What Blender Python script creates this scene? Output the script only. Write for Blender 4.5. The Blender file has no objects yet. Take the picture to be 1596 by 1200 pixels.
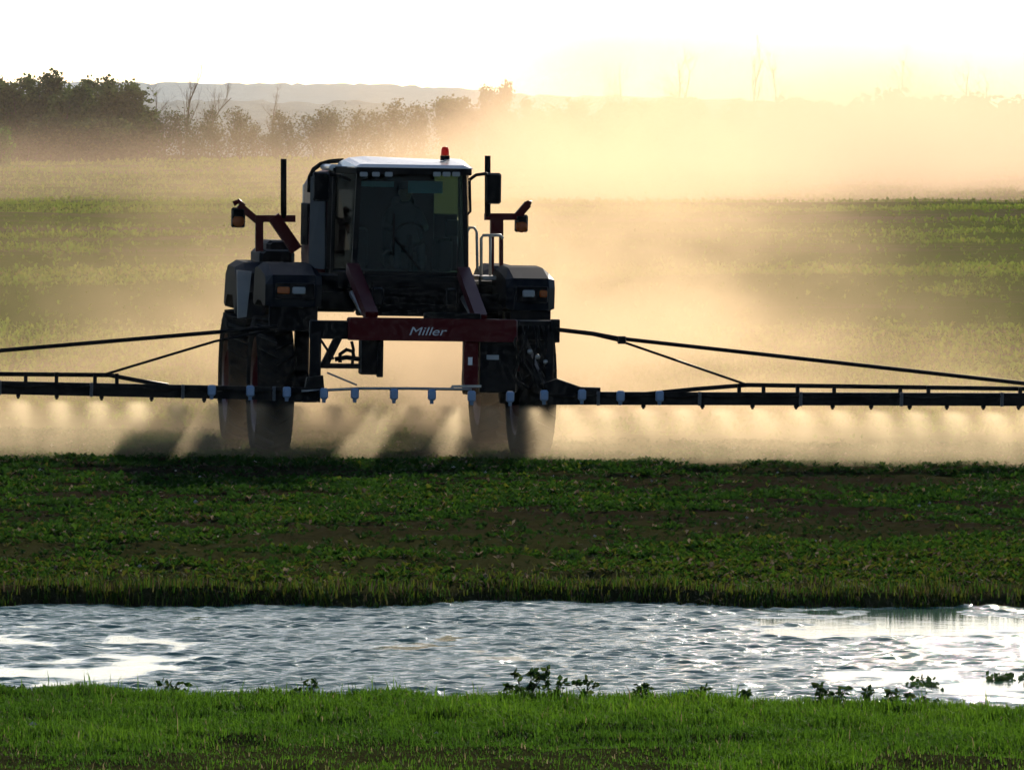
import bpy, math, random
import numpy as np
from mathutils import Matrix, Vector

random.seed(7)
RNG = np.random.default_rng(7)
R = math.radians
SC = bpy.context.scene
COL = SC.collection

# ------------------------------------------------------------------ camera
F_PX, W_PX, H_PX = 13700.0, 1596.0, 1200.0      # long telephoto lens, measured in photo pixels
CAM_H = 3.93
PITCH = math.atan(365.0 / F_PX)
cam_d = bpy.data.cameras.new('camera')
cam_d.sensor_width = 36.0
cam_d.lens = F_PX / W_PX * 36.0
cam_d.clip_start = 1.0
cam_d.clip_end = 20000.0
cam = bpy.data.objects.new('camera', cam_d)
cam.location = (0, 0, CAM_H)
cam.rotation_euler = (math.pi / 2 - PITCH, 0, 0)
COL.objects.link(cam)
SC.camera = cam

# ------------------------------------------------------------------ sky and sun
SUN_EL, SUN_AZ = R(18.0), R(10.5)               # low behind the machine, a little to the right
world = bpy.data.worlds.new('World')
SC.world = world
world.use_nodes = True
wn = world.node_tree.nodes
wl = world.node_tree.links
wn.clear()
sky_n = wn.new('ShaderNodeTexSky')
sky_n.sky_type = 'NISHITA'
sky_n.sun_disc = False
sky_n.sun_elevation = SUN_EL
sky_n.sun_rotation = SUN_AZ
sky_n.air_density = 0.6
sky_n.dust_density = 0.4
sky_n.ozone_density = 1.0
bg_n = wn.new('ShaderNodeBackground')
bg_n.inputs['Strength'].default_value = 0.088
out_n = wn.new('ShaderNodeOutputWorld')
wl.new(sky_n.outputs[0], bg_n.inputs['Color'])
wl.new(bg_n.outputs[0], out_n.inputs['Surface'])

sun_d = bpy.data.lights.new('sun', 'SUN')
sun_d.energy = 4.9
sun_d.angle = R(0.6)
sun_d.color = (1.0, 0.90, 0.76)
sun = bpy.data.objects.new('sun', sun_d)
sun_dir = Vector((math.sin(SUN_AZ) * math.cos(SUN_EL), math.cos(SUN_AZ) * math.cos(SUN_EL), math.sin(SUN_EL)))
sun.rotation_euler = sun_dir.to_track_quat('Z', 'Y').to_euler()
sun.location = (20, 80, 60)
COL.objects.link(sun)

SC.view_settings.view_transform = 'Standard'
SC.view_settings.look = 'None'
SC.view_settings.exposure = 0.22
SC.view_settings.gamma = 1.0
SC.view_settings.use_curve_mapping = False
cy = SC.cycles
cy.use_denoising = True
cy.max_bounces = 5
cy.use_adaptive_sampling = True
cy.adaptive_threshold = 0.03
cy.adaptive_min_samples = 12
cy.diffuse_bounces = 1
cy.glossy_bounces = 2
cy.transmission_bounces = 3
cy.transparent_max_bounces = 12
cy.volume_bounces = 0
cy.volume_step_rate = 1.0
cy.volume_max_steps = 256
cy.caustics_reflective = False
cy.caustics_refractive = False


# ------------------------------------------------------------------ small helpers
def tag(o, label=None, cat=None, group=None, kind=None):
    if label: o['label'] = label
    if cat: o['category'] = cat
    if group: o['group'] = group
    if kind: o['kind'] = kind
    return o


def link(o, parent=None):
    COL.objects.link(o)
    if parent is not None:
        o.parent = parent
    return o


class MB:
    """Collects shapes, builds ONE mesh object."""
    def __init__(self):
        self.v, self.f, self.s = [], [], []

    def add(self, vs, fs, smooth=False):
        b = len(self.v)
        self.v += [tuple(p) for p in vs]
        self.f += [tuple(i + b for i in f) for f in fs]
        self.s += [smooth] * len(fs)
        return self

    def box(self, x0, x1, y0, y1, z0, z1, c=0.0):
        """box with chamfered edges (c = chamfer)"""
        if c <= 0:
            vs = [(x, y, z) for z in (z0, z1) for y in (y0, y1) for x in (x0, x1)]
            fs = [(0, 2, 3, 1), (4, 5, 7, 6), (0, 1, 5, 4), (2, 6, 7, 3), (0, 4, 6, 2), (1, 3, 7, 5)]
            return self.add(vs, fs)
        c = min(c, (x1 - x0) * .45, (y1 - y0) * .45, (z1 - z0) * .45)
        return self.prism([(x0 + c, z0), (x1 - c, z0), (x1, z0 + c), (x1, z1 - c), (x1 - c, z1), (x0 + c, z1), (x0, z1 - c), (x0, z0 + c)], y0, y1, c)

    def prism(self, poly, y0, y1, c=0.0, axis='Y'):
        """polygon (a,b) extruded along an axis from y0 to y1, end edges chamfered by c"""
        n = len(poly)
        cx = sum(p[0] for p in poly) / n
        cz = sum(p[1] for p in poly) / n

        def P(a, b, t):
            return {'Y': (a, t, b), 'X': (t, a, b), 'Z': (a, b, t)}[axis]

        def inset(p):
            if c <= 0: return p
            dx, dz = cx - p[0], cz - p[1]
            l = math.hypot(dx, dz) or 1
            return (p[0] + dx / l * c, p[1] + dz / l * c)
        rings = []
        if c > 0:
            rings = [[P(*inset(p), y0) for p in poly], [P(*p, y0 + c) for p in poly], [P(*p, y1 - c) for p in poly], [P(*inset(p), y1) for p in poly]]
        else:
            rings = [[P(*p, y0) for p in poly], [P(*p, y1) for p in poly]]
        vs = [p for r in rings for p in r]
        fs = []
        for k in range(len(rings) - 1):
            for i in range(n):
                j = (i + 1) % n
                fs.append((k * n + i, k * n + j, (k + 1) * n + j, (k + 1) * n + i))
        fs.append(tuple(range(n - 1, -1, -1)))
        fs.append(tuple((len(rings) - 1) * n + i for i in range(n)))
        return self.add(vs, fs)

    def bar(self, p, q, w, h=None):
        """rectangular bar from p to q"""
        h = h or w
        p, q = Vector(p), Vector(q)
        d = (q - p).normalized()
        up = Vector((0, 0, 1)) if abs(d.z) < .95 else Vector((0, 1, 0))
        a = d.cross(up).normalized() * (w / 2)
        b = a.cross(d).normalized() * (h / 2)
        vs = [p - a - b, p + a - b, p + a + b, p - a + b, q - a - b, q + a - b, q + a + b, q - a + b]
        return self.add(vs, [(3, 2, 1, 0), (4, 5, 6, 7), (0, 1, 5, 4), (1, 2, 6, 5), (2, 3, 7, 6), (3, 0, 4, 7)])

    def tube(self, pts, r, n=8, cap=True):
        pts = [Vector(p) for p in pts]
        rs = r if isinstance(r, (list, tuple)) else [r] * len(pts)
        b = len(self.v)
        prev = None
        for i, p in enumerate(pts):
            d = (pts[min(i + 1, len(pts) - 1)] - pts[max(i - 1, 0)]).normalized()
            if prev is None:
                up = Vector((0, 0, 1)) if abs(d.z) < .9 else Vector((1, 0, 0))
                a = d.cross(up).normalized()
            else:
                a = (prev - d * prev.dot(d)).normalized()
            prev = a
            c = d.cross(a)
            for k in range(n):
                t = 2 * math.pi * k / n
                self.v.append(tuple(p + (a * math.cos(t) + c * math.sin(t)) * rs[i]))
        for i in range(len(pts) - 1):
            for k in range(n):
                j = (k + 1) % n
                self.f.append((b + i * n + k, b + i * n + j, b + (i + 1) * n + j, b + (i + 1) * n + k))
                self.s.append(True)
        if cap:
            self.f.append(tuple(b + k for k in range(n - 1, -1, -1))); self.s.append(False)
            e = b + (len(pts) - 1) * n
            self.f.append(tuple(e + k for k in range(n))); self.s.append(False)
        return self

    def lathe(self, prof, c=(0, 0, 0), axis='Z', n=24, smooth=True):
        """profile [(radius, t)] turned about an axis through c"""
        m = len(prof)
        vs, fs = [], []
        for k in range(n):
            t = 2 * math.pi * k / n
            for r, h in prof:
                a, b = r * math.cos(t), r * math.sin(t)
                p = {'Z': (a, b, h), 'X': (h, a, b), 'Y': (a, h, b)}[axis]
                vs.append((p[0] + c[0], p[1] + c[1], p[2] + c[2]))
        for k in range(n):
            j = (k + 1) % n
            for i in range(m - 1):
                fs.append((k * m + i, j * m + i, j * m + i + 1, k * m + i + 1))
        return self.add(vs, fs, smooth)

    def build(self, name, mat, parent=None):
        me = bpy.data.meshes.new(name)
        me.from_pydata(self.v, [], self.f)
        me.polygons.foreach_set('use_smooth', self.s)
        me.materials.append(M[mat] if isinstance(mat, str) else mat)
        me.update()
        o = bpy.data.objects.new(name, me)
        return link(o, parent)


def np_mesh(name, verts, faces, mat, smooth=False, attrs=None):
    """big meshes straight from numpy arrays; faces (m, k)"""
    verts = np.asarray(verts, np.float32)
    faces = np.asarray(faces, np.int32)
    m, k = faces.shape
    me = bpy.data.meshes.new(name)
    me.vertices.add(len(verts))
    me.vertices.foreach_set('co', verts.ravel())
    me.loops.add(m * k)
    me.loops.foreach_set('vertex_index', faces.ravel())
    me.polygons.add(m)
    me.polygons.foreach_set('loop_start', np.arange(0, m * k, k, dtype=np.int32))
    me.polygons.foreach_set('use_smooth', np.full(m, smooth))
    for an, arr in (attrs or {}).items():
        a = me.attributes.new(an, 'FLOAT', 'FACE')
        a.data.foreach_set('value', np.asarray(arr, np.float32))
    me.materials.append(M[mat] if isinstance(mat, str) else mat)
    me.update(calc_edges=True)
    return me


def vnoise(x, y, seed=0):
    """smooth 2-D value noise, 0..1"""
    x = np.asarray(x, float); y = np.asarray(y, float)
    g = np.random.default_rng(1000 + seed).random((256, 256))
    xi = np.floor(x).astype(int); yi = np.floor(y).astype(int)
    fx = x - xi; fy = y - yi
    fx = fx * fx * (3 - 2 * fx); fy = fy * fy * (3 - 2 * fy)
    a = g[xi % 256, yi % 256]; b = g[(xi + 1) % 256, yi % 256]
    c = g[xi % 256, (yi + 1) % 256]; d = g[(xi + 1) % 256, (yi + 1) % 256]
    return (a * (1 - fx) + b * fx) * (1 - fy) + (c * (1 - fx) + d * fx) * fy


def sstep(a, b, x):
    t = np.clip((np.asarray(x, float) - a) / (b - a), 0, 1)
    return t * t * (3 - 2 * t)


# ------------------------------------------------------------------ materials
M = {}


class NT:
    """tiny node-tree writer"""
    def __init__(self, name):
        self.m = bpy.data.materials.new(name)
        self.m.use_nodes = True
        self.t = self.m.node_tree
        self.t.nodes.clear()
        self.out = self.t.nodes.new('ShaderNodeOutputMaterial')
        M[name] = self.m

    def n(self, kind, **kw):
        nd = self.t.nodes.new('ShaderNode' + kind)
        for k, v in kw.items():
            if k.startswith('_'):
                setattr(nd, k[1:], v)
            else:
                key = k.replace('__', ' ')
                self.set(nd.inputs[key], v)
        return nd

    def set(self, sock, v):
        if isinstance(v, bpy.types.NodeSocket):
            self.t.links.new(v, sock)
        elif isinstance(v, bpy.types.Node):
            self.t.links.new(v.outputs[0], sock)
        else:
            if hasattr(sock.default_value, '__len__') and not hasattr(v, '__len__'):
                v = [v] * len(sock.default_value)
            if hasattr(sock.default_value, '__len__') and len(sock.default_value) == 4 and len(v) == 3:
                v = (*v, 1.0)
            sock.default_value = v

    def math(self, op, a, b=0.0, c=0.0, clamp=False):
        nd = self.t.nodes.new('ShaderNodeMath')
        nd.operation = op
        nd.use_clamp = clamp
        for i, v in enumerate((a, b, c)):
            self.set(nd.inputs[i], v)
        return nd.outputs[0]

    def ramp(self, fac, stops, interp='LINEAR'):
        nd = self.t.nodes.new('ShaderNodeValToRGB')
        nd.color_ramp.interpolation = interp
        els = nd.color_ramp.elements
        while len(els) > 1: els.remove(els[-1])
        els[0].position = stops[0][0]; els[0].color = (*stops[0][1], 1) if len(stops[0][1]) == 3 else stops[0][1]
        for p, c in stops[1:]:
            e = els.new(p); e.color = (*c, 1)
        self.set(nd.inputs[0], fac)
        return nd.outputs[0]

    def mix(self, fac, a, b):
        nd = self.t.nodes.new('ShaderNodeMix')
        nd.data_type = 'RGBA'
        self.set(nd.inputs['Factor'], fac)
        self.set(nd.inputs[6], a)
        self.set(nd.inputs[7], b)
        return nd.outputs[2]

    def coord(self, kind='Object', scale=(1, 1, 1)):
        tc = self.t.nodes.new('ShaderNodeTexCoord')
        mp = self.t.nodes.new('ShaderNodeMapping')
        mp.inputs['Scale'].default_value = scale
        self.t.links.new(tc.outputs[kind], mp.inputs['Vector'])
        return mp.outputs[0]

    def noise(self, vec, scale, detail=4, rough=.55, dist=0.0):
        nd = self.t.nodes.new('ShaderNodeTexNoise')
        self.t.links.new(vec, nd.inputs['Vector'])
        nd.inputs['Scale'].default_value = scale
        nd.inputs['Detail'].default_value = detail
        nd.inputs['Roughness'].default_value = rough
        nd.inputs['Distortion'].default_value = dist
        return nd.outputs[0]

    def bump(self, h, strength=.3, dist=.02):
        nd = self.n('Bump', Strength=strength, Distance=dist, Height=h)
        return nd.outputs[0]

    def surf(self, node):
        self.t.links.new(node.outputs[0] if isinstance(node, bpy.types.Node) else node, self.out.inputs['Surface'])

    def vol(self, node):
        self.t.links.new(node.outputs[0], self.out.inputs['Volume'])


def paint(name, col, rough=.35, metal=0.0, dirt=.25, dirt_col=(.16, .12, .075), coat=0.0, scale=3.0, spec=.5, matt=0.0):
    t = NT(name)
    co = t.coord()
    nz = t.noise(co, scale, 6, .65)
    fac = t.math('MULTIPLY', t.ramp(nz, [(.42, (0, 0, 0)), (.72, (1, 1, 1))]), dirt)
    c = t.mix(fac, col, dirt_col)
    rg = t.math('ADD', t.math('MULTIPLY', fac, .8), rough, clamp=True)
    b = t.n('BsdfPrincipled', Base__Color=c, Roughness=rg, Metallic=metal)
    b.inputs['Coat Weight'].default_value = coat
    b.inputs['Specular IOR Level'].default_value = spec
    nb = t.noise(co, 40, 2, .5)
    bn = t.bump(nb, .04, .008)
    if matt:                                   # dusty paint: a dull sheen that never turns into a mirror at grazing angles
        d = t.n('BsdfDiffuse', Color=c, Normal=bn)
        g = t.n('BsdfGlossy', Color=(1, 1, 1), Roughness=rg, Normal=bn)
        lw = t.n('LayerWeight', Blend=.3)
        mx = t.n('MixShader', Fac=t.math('MULTIPLY', lw.outputs['Fresnel'], matt))
        t.t.links.new(d.outputs[0], mx.inputs[1]); t.t.links.new(g.outputs[0], mx.inputs[2])
        t.surf(mx)
        return
    t.set(b.inputs['Normal'], bn)
    t.surf(b)


paint('black_paint', (.006, .0065, .0075), .4, dirt=.04, spec=.2, matt=0.12)
paint('black_plastic', (.006, .006, .007), .55, dirt=.06, spec=.25, matt=0.1)
paint('fender_paint', (.008, .011, .016), .42, dirt=.04, spec=.2, matt=0.06)
paint('reflection_clamp_grey', (.10, .108, .115), .5, dirt=.2, spec=.3, matt=0.2)  # grey of the sky reflection on the side glass; also the hose clamps
paint('red_paint', (.085, .005, .008), .35, dirt=.06, spec=.3, matt=0.16)
paint('white_paint', (.80, .79, .77), .16, dirt=.08)
paint('grey_panel', (.33, .35, .36), .4, dirt=.3)
paint('steel', (.42, .41, .39), .35, metal=.75, dirt=.3)
paint('rail_paint', (.62, .58, .50), .4, dirt=.2)
paint('poly_tank', (.72, .70, .62), .5, dirt=.15)
paint('rubber', (.010, .010, .010), .8, dirt=.35, dirt_col=(.10, .07, .04), scale=5, spec=.2, matt=0.05)
paint('hose', (.007, .007, .007), .6, dirt=.1, spec=.3, matt=0.1)
paint('cab_trim', (.012, .012, .013), .8, dirt=.1, spec=.2, matt=0.06)
paint('seat_cloth', (.02, .022, .026), .9, dirt=.1)
paint('cloth_dark', (.018, .022, .03), .9, dirt=.05)
paint('skin', (.30, .17, .11), .55, dirt=.0)
paint('nozzle_sky_plastic', (.24, .36, .55), .4, dirt=.2)  # pale plastic, with the blue of the reflected sky in its colour
paint('letter_paint', (.62, .64, .68), .4, dirt=.1)
paint('reflector', (.8, .8, .82), .2, dirt=.0)
paint('stone_pale', (.42, .39, .33), .85, dirt=.4)


def lens(name, col, rough=.2):
    t = NT(name)
    a = t.n('BsdfPrincipled', Base__Color=col, Roughness=rough)
    b = t.n('BsdfTranslucent', Color=col)
    t.surf(t.n('MixShader', Fac=.55)); mx = t.t.nodes[-1]
    t.t.links.new(a.outputs[0], mx.inputs[1]); t.t.links.new(b.outputs[0], mx.inputs[2])


lens('amber_lens', (.75, .20, .04))
lens('red_lens', (.70, .05, .02))
lens('clear_lens', (.62, .66, .68))
lens('visor_sky_blue', (.18, .40, .55))  # pale blue paints the sky reflected in the visor strips


def glass(name, tint, refl=.12, gr=.25):
    t = NT(name)
    tr = t.n('BsdfTransparent', Color=tint)
    gl = t.n('BsdfGlossy', Color=(1, 1, 1), Roughness=.03)
    lw = t.n('LayerWeight', Blend=.25)
    f = t.math('ADD', t.math('MULTIPLY', lw.outputs['Fresnel'], gr), refl * .4, clamp=True)
    mx = t.n('MixShader', Fac=f)
    t.t.links.new(tr.outputs[0], mx.inputs[1]); t.t.links.new(gl.outputs[0], mx.inputs[2])
    t.surf(mx)


glass('cab_glass', (.66, .80, .74), .0)
glass('rear_glass', (.20, .25, .21), .0, .0)
glass('side_glass', (.30, .40, .45), .0, .03)
glass('mirror_glass', (.02, .02, .02), .8, .7)


def foliage(name, cols, trans=.5, tint_attr=True, rough=.6):
    """leaf shader: colour by each leaf's own tint, half of the light passes through"""
    t = NT(name)
    if tint_attr:
        fac = t.n('Attribute', _attribute_name='tint').outputs['Fac']
    else:
        oi = t.n('ObjectInfo')
        fac = oi.outputs['Random']
    c = t.ramp(fac, cols)
    d = t.n('BsdfDiffuse', Color=c)
    tr = t.n('BsdfTranslucent', Color=c)
    mx = t.n('MixShader', Fac=trans)
    t.t.links.new(d.outputs[0], mx.inputs[1]); t.t.links.new(tr.outputs[0], mx.inputs[2])
    g = t.n('BsdfGlossy', Color=(.9, .9, .9), Roughness=.45)
    m2 = t.n('MixShader', Fac=.008)
    t.t.links.new(mx.outputs[0], m2.inputs[1]); t.t.links.new(g.outputs[0], m2.inputs[2])
    t.surf(m2)


foliage('grass_leaf', [(0, (.045, .11, .010)), (.5, (.085, .19, .012)), (.85, (.13, .25, .014)), (.93, (.16, .14, .06)), (1, (.24, .20, .11))], .55)
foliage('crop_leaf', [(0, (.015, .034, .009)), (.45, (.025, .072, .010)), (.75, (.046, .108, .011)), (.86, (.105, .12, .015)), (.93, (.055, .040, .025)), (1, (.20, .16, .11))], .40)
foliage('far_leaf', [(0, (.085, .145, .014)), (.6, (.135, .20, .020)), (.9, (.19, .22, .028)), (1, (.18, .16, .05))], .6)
foliage('tree_leaf', [(0, (.034, .060, .020)), (.6, (.055, .095, .026)), (.9, (.08, .12, .028)), (1, (.12, .16, .035))], .40)
foliage('pale_leaf', [(0, (.04, .055, .024)), (.6, (.06, .078, .034)), (.9, (.10, .115, .05)), (1, (.17, .17, .10))], .4)
foliage('bright_leaf', [(0, (.04, .10, .012)), (.6, (.06, .15, .016)), (1, (.10, .20, .02))], .5)
foliage('weed_leaf', [(0, (.020, .045, .012)), (.6, (.035, .075, .016)), (1, (.07, .10, .022))], .4)
paint('bark', (.085, .068, .052), .9, dirt=.5, dirt_col=(.04, .032, .026), scale=2)
paint('twig', (.11, .085, .062), .9, dirt=.4, dirt_col=(.06, .045, .035), scale=2)


def mapr(t, v, a, b):
    nd = t.n('MapRange', Value=v)
    nd.inputs[1].default_value = a; nd.inputs[2].default_value = b
    return nd.outputs[0]


def ground_mat():
    t = NT('soil')
    co = t.coord('Object')
    wide = t.coord('Object', (.02, .055, 1))          # broad strips of the field, long across the view
    mid = t.coord('Object', (.35, .9, 1))
    fine = t.noise(co, 9, 6, .7)
    a = t.noise(wide, 1.0, 4, .6, .4)
    b = t.noise(mid, 1.0, 5, .65)
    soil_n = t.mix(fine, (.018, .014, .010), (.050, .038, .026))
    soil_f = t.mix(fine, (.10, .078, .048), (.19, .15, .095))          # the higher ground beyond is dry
    green = t.mix(fine, (.055, .085, .014), (.11, .15, .025))
    cover = t.math('ADD', t.math('MULTIPLY', a, .75), t.math('MULTIPLY', b, .35))
    fac = t.ramp(cover, [(.40, (0, 0, 0)), (.56, (1, 1, 1))])
    # nearer than the machine the plants are built, the soil between them shows
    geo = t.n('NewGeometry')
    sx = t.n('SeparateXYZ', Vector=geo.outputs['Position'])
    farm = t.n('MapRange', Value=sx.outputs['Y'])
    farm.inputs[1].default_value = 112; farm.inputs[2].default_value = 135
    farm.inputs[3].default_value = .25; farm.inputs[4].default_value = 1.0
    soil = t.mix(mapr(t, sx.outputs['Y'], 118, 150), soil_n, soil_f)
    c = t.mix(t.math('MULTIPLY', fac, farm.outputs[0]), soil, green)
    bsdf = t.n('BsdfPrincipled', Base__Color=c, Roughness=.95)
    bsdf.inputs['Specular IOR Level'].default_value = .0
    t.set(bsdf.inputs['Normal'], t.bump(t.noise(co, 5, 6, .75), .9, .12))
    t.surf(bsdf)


ground_mat()


def water_mat():
    t = NT('water')
    co = t.coord('Object', (.7, 1.6, 1))
    b = t.n('BsdfPrincipled', Base__Color=(.085, .21, .155), Roughness=.07, IOR=1.33)
    b.inputs['Specular Tint'].default_value = (.80, 1.0, .91, 1.0)
    t.set(b.inputs['Normal'], t.bump(t.noise(co, 20, 5, .7), t.math('ADD', .03, t.math('MULTIPLY', t.n('Attribute', _attribute_name='ripple').outputs['Fac'], .5)), .016))
    t.surf(b)


water_mat()

t = NT('hill_wood')
co = t.coord('Object')
c = t.ramp(t.noise(co, .03, 5, .7), [(.35, (.06, .08, .06)), (.65, (.11, .13, .09))])
bb = t.n('BsdfPrincipled', Base__Color=c, Roughness=.95)
t.set(bb.inputs['Normal'], t.bump(t.noise(co, .08, 5, .8), 1.0, 6.0))
t.surf(bb)

# ------------------------------------------------------------------ terrain
PROF_Y = [-300, 50, 64, 82, 100, 114, 122, 160, 220, 280, 308, 322, 332, 345, 400, 440, 500, 560, 600, 640, 720, 900, 1500, 3000, 13000]
PROF_Z = [-.10, -.10, -.09, -.05, -.03, 0, .0, .30, .85, 1.43, 1.70, 1.80, 1.83, 1.83, 1.62, 1.72, 2.25, 2.95, 3.25, 3.40, 3.2, 2.4, 1.0, -2, -8]
TILT = R(0.9)


def shore_near(x):
    x = np.asarray(x, float)
    return 64.65 - .33 * np.clip(x, -7, 6) + (np.abs(x) > 9) * (np.abs(x) - 9) * .35 + .35 * (vnoise(x * 1.1 + 50, x * 0, 3) - .5) + .18 * (vnoise(x * 4 + 9, x * 0, 4) - .5)


def shore_far(x):
    x = np.asarray(x, float)
    return 79.9 - (np.abs(x) > 9) * (np.abs(x) - 9) * .35 + 1.5 * (vnoise(x * .8 + 20, x * 0, 5) - .5) + .6 * (vnoise(x * 3 + 20, x * 0, 6) - .5)


def ground_z(x, y):
    x = np.asarray(x, float); y = np.asarray(y, float)
    z = np.interp(y, PROF_Y, PROF_Z)
    side = np.exp(-((y - 118) / 26.0) ** 2)
    z = z - math.tan(TILT) * np.clip(x + 1.398, -16, 16) * side
    amp = np.interp(y, [50, 82, 106, 110, 122, 140, 330, 600, 4000], [.03, .03, .02, .0, .0, .06, .12, .25, .8])
    wl = np.interp(y, [50, 130, 330, 600, 4000], [1.1, 1.5, 10, 20, 120])
    z = z + amp * (vnoise(x / 6.0 + 70, y / 9.0, 8) - .5) * 2
    near = np.interp(y, [50, 112, 125, 200], [.045, .035, .02, 0])
    z = z + near * (vnoise(x * 2.2 + 10, y * 2.2, 9) - .5) * 2 * (.5 + vnoise(x * 5, y * 5, 10))
    d = np.minimum(y - shore_near(x), shore_far(x) - y)
    z = z - .62 * sstep(-.35, .65, d)
    return z


def grow(a, b, step, k):
    out = [a]
    s = step
    while out[-1] < b:
        s *= k
        out.append(out[-1] + s)
    return out


xs_half = list(np.arange(0, 11.01, .16)) + grow(11.2, 1750, .3, 1.18)
xs = np.array(sorted([-x for x in xs_half[1:]] + xs_half))
ys = np.array(sorted([-x for x in grow(-50, 300, 2, 1.3)] + list(np.arange(51, 62, .25)) + list(np.arange(62, 84, .12)) + list(np.arange(84, 124, .2)) + grow(124.2, 700, .4, 1.012) + grow(720, 12800, 15, 1.09)))
ys = ys[ys < 12900]
gx, gy = np.meshgrid(xs, ys)
gz = ground_z(gx, gy)
V = np.stack([gx, gy, gz], -1).reshape(-1, 3)
nx, ny = len(xs), len(ys)
ii = np.arange(nx * ny).reshape(ny, nx)
Fq = np.stack([ii[:-1, :-1], ii[:-1, 1:], ii[1:, 1:], ii[1:, :-1]], -1).reshape(-1, 4)
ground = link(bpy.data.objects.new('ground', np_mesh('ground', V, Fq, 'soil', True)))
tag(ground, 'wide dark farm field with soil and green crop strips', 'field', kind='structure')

# pond: a sheet of small wind waves
WATER_Z = -.20
wx = np.concatenate([np.arange(-24, -7, .25), np.arange(-7, 7, .045), np.arange(7, 24, .25)])
wy = np.arange(61.6, 81.4, .036)
px, py = np.meshgrid(wx, wy)
pz = np.zeros_like(px)
wr = np.random.default_rng(5)
for k in range(44):
    lam = wr.uniform(.10, .23) if k % 5 else wr.uniform(.3, .6)
    a = wr.normal(R(92), R(24))
    kx, ky = math.cos(a) * 2 * math.pi / lam, math.sin(a) * 2 * math.pi / lam
    patch = 1.6 * vnoise(px * wr.uniform(1.5, 4) + k * 9, py * wr.uniform(1.2, 3), 60 + k)      # wave groups come and go
    pz += (.0115 if k % 5 else .0022) * lam * patch * np.sin(kx * px + ky * py + wr.uniform(0, 6.28))
calm = .40 * vnoise(px * .30 + 3, py * .26, 20) + .30 * vnoise(px * 1.1, py * .85 + 7, 21) + .30 * vnoise(px * 3.6, py * 2.4, 22)
calm += -.16 * sstep(3.2, 1.6, np.abs(px + .3)) - .08 * sstep(77.2, 78.4, py) + .035 + .15 * sstep(-.8, -3.6, px) * (.4 + .6 * sstep(73, 67, py)) + .05 * sstep(1.5, 3.5, px) + .06 * sstep(67, 64.5, py)
ripple = 1 - sstep(.52, .60, calm)                       # sheltered patches lie smooth and mirror the bright sky
gust = .05 + 1.0 * ripple * (.75 + .5 * vnoise(px * 2, py * 2, 23))
pz = pz * gust + WATER_Z
V = np.stack([px, py, pz], -1).reshape(-1, 3)
ii = np.arange(px.size).reshape(px.shape)
Fq = np.stack([ii[:-1, :-1], ii[:-1, 1:], ii[1:, 1:], ii[1:, :-1]], -1).reshape(-1, 4)
pond = link(bpy.data.objects.new('pond_water', np_mesh('pond_water', V, Fq, 'water', True, {'ripple': ripple[:-1, :-1].ravel()})))
tag(pond, 'rippled strip of standing water sparkling in the field', 'water', kind='structure')


def ridge(name, y0, y1, x0, x1, top, label, seed):
    """a low wooded rise: cross-section is a hump, the crest height is top(x)"""
    X = np.linspace(x0, x1, 420)
    T = np.linspace(0, 1, 24)
    gx, gt = np.meshgrid(X, T)
    gy = y0 + gt * (y1 - y0) + 30 * vnoise(gx / 60, gt * 3, seed)
    hump = np.sin(np.pi * gt) ** .8
    gz = -8 + (top(gx) + 8) * hump + (vnoise(gx / 9, gt * 14, seed + 1) - .5) * 4.5 * hump
    V = np.stack([gx, gy, gz], -1).reshape(-1, 3)
    ii = np.arange(gx.size).reshape(gx.shape)
    Fq = np.stack([ii[:-1, :-1], ii[:-1, 1:], ii[1:, 1:], ii[1:, :-1]], -1).reshape(-1, 4)
    o = link(bpy.data.objects.new(name, np_mesh(name, V, Fq, 'hill_wood', True)))
    tag(o, label, 'hill', kind='structure')


ridge('hills', 10600, 12400, -1700, 1700, lambda x: 90 - 22 * sstep(-220, 150, x) - 30 * sstep(80, 740, x) + 12 * vnoise(x / 200, x * 0, 30), 'pale blue wooded hills on the horizon', 31)
ridge('hills', 4700, 5300, -800, 800, lambda x: 27 - 11 * sstep(-140, 60, x) + 6 * vnoise(x / 70, x * 0, 33), 'low grey-green rise behind the shrubs', 35)

# ------------------------------------------------------------------ the sprayer
ORIGIN = Vector((-1.398, 114.0, -.03))
SM = Matrix.Translation(ORIGIN) @ Matrix.Rotation(TILT, 4, 'Y') @ Matrix.Rotation(R(7.2), 4, 'Z')
sprayer = bpy.data.objects.new('crop_sprayer', None)
sprayer.empty_display_size = .5
sprayer.matrix_world = SM
link(sprayer)
tag(sprayer, 'dark red and black high-wheeled crop sprayer driving through golden dust', 'sprayer')
CAM_ROT = Matrix.Rotation(math.pi / 2 - PITCH, 3, 'X')


def P(u, v, Y):
    """point of the machine (its own metres) that stands at depth Y behind the front axle and was measured at photo pixel (u, v)"""
    d = CAM_ROT @ Vector(((u - W_PX / 2) / F_PX, (H_PX / 2 - v) / F_PX, -1.0))
    inv = SM.inverted()
    o = inv @ Vector((0, 0, CAM_H))
    d = inv.to_3x3() @ d
    s = (Y - o.y) / d.y
    return o + d * s


def X(u, Y): return P(u, 500, Y).x
def Z(v, Y, u=630): return P(u, v, Y).z


def pbox(mb, u0, u1, v0, v1, Y0, Y1, c=.015):
    """box whose front face was measured at pixels u0..u1, v0..v1 at depth Y0"""
    a, b = P(u0, v1, Y0), P(u1, v0, Y0)
    return mb.box(a.x, b.x, Y0, Y1, a.z, b.z, c)


def part(name, mat, parent=sprayer, label=None):
    def fin(mb):
        o = mb.build(name, mat, parent)
        if label: o['label'] = label
        return o
    return fin


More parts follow.
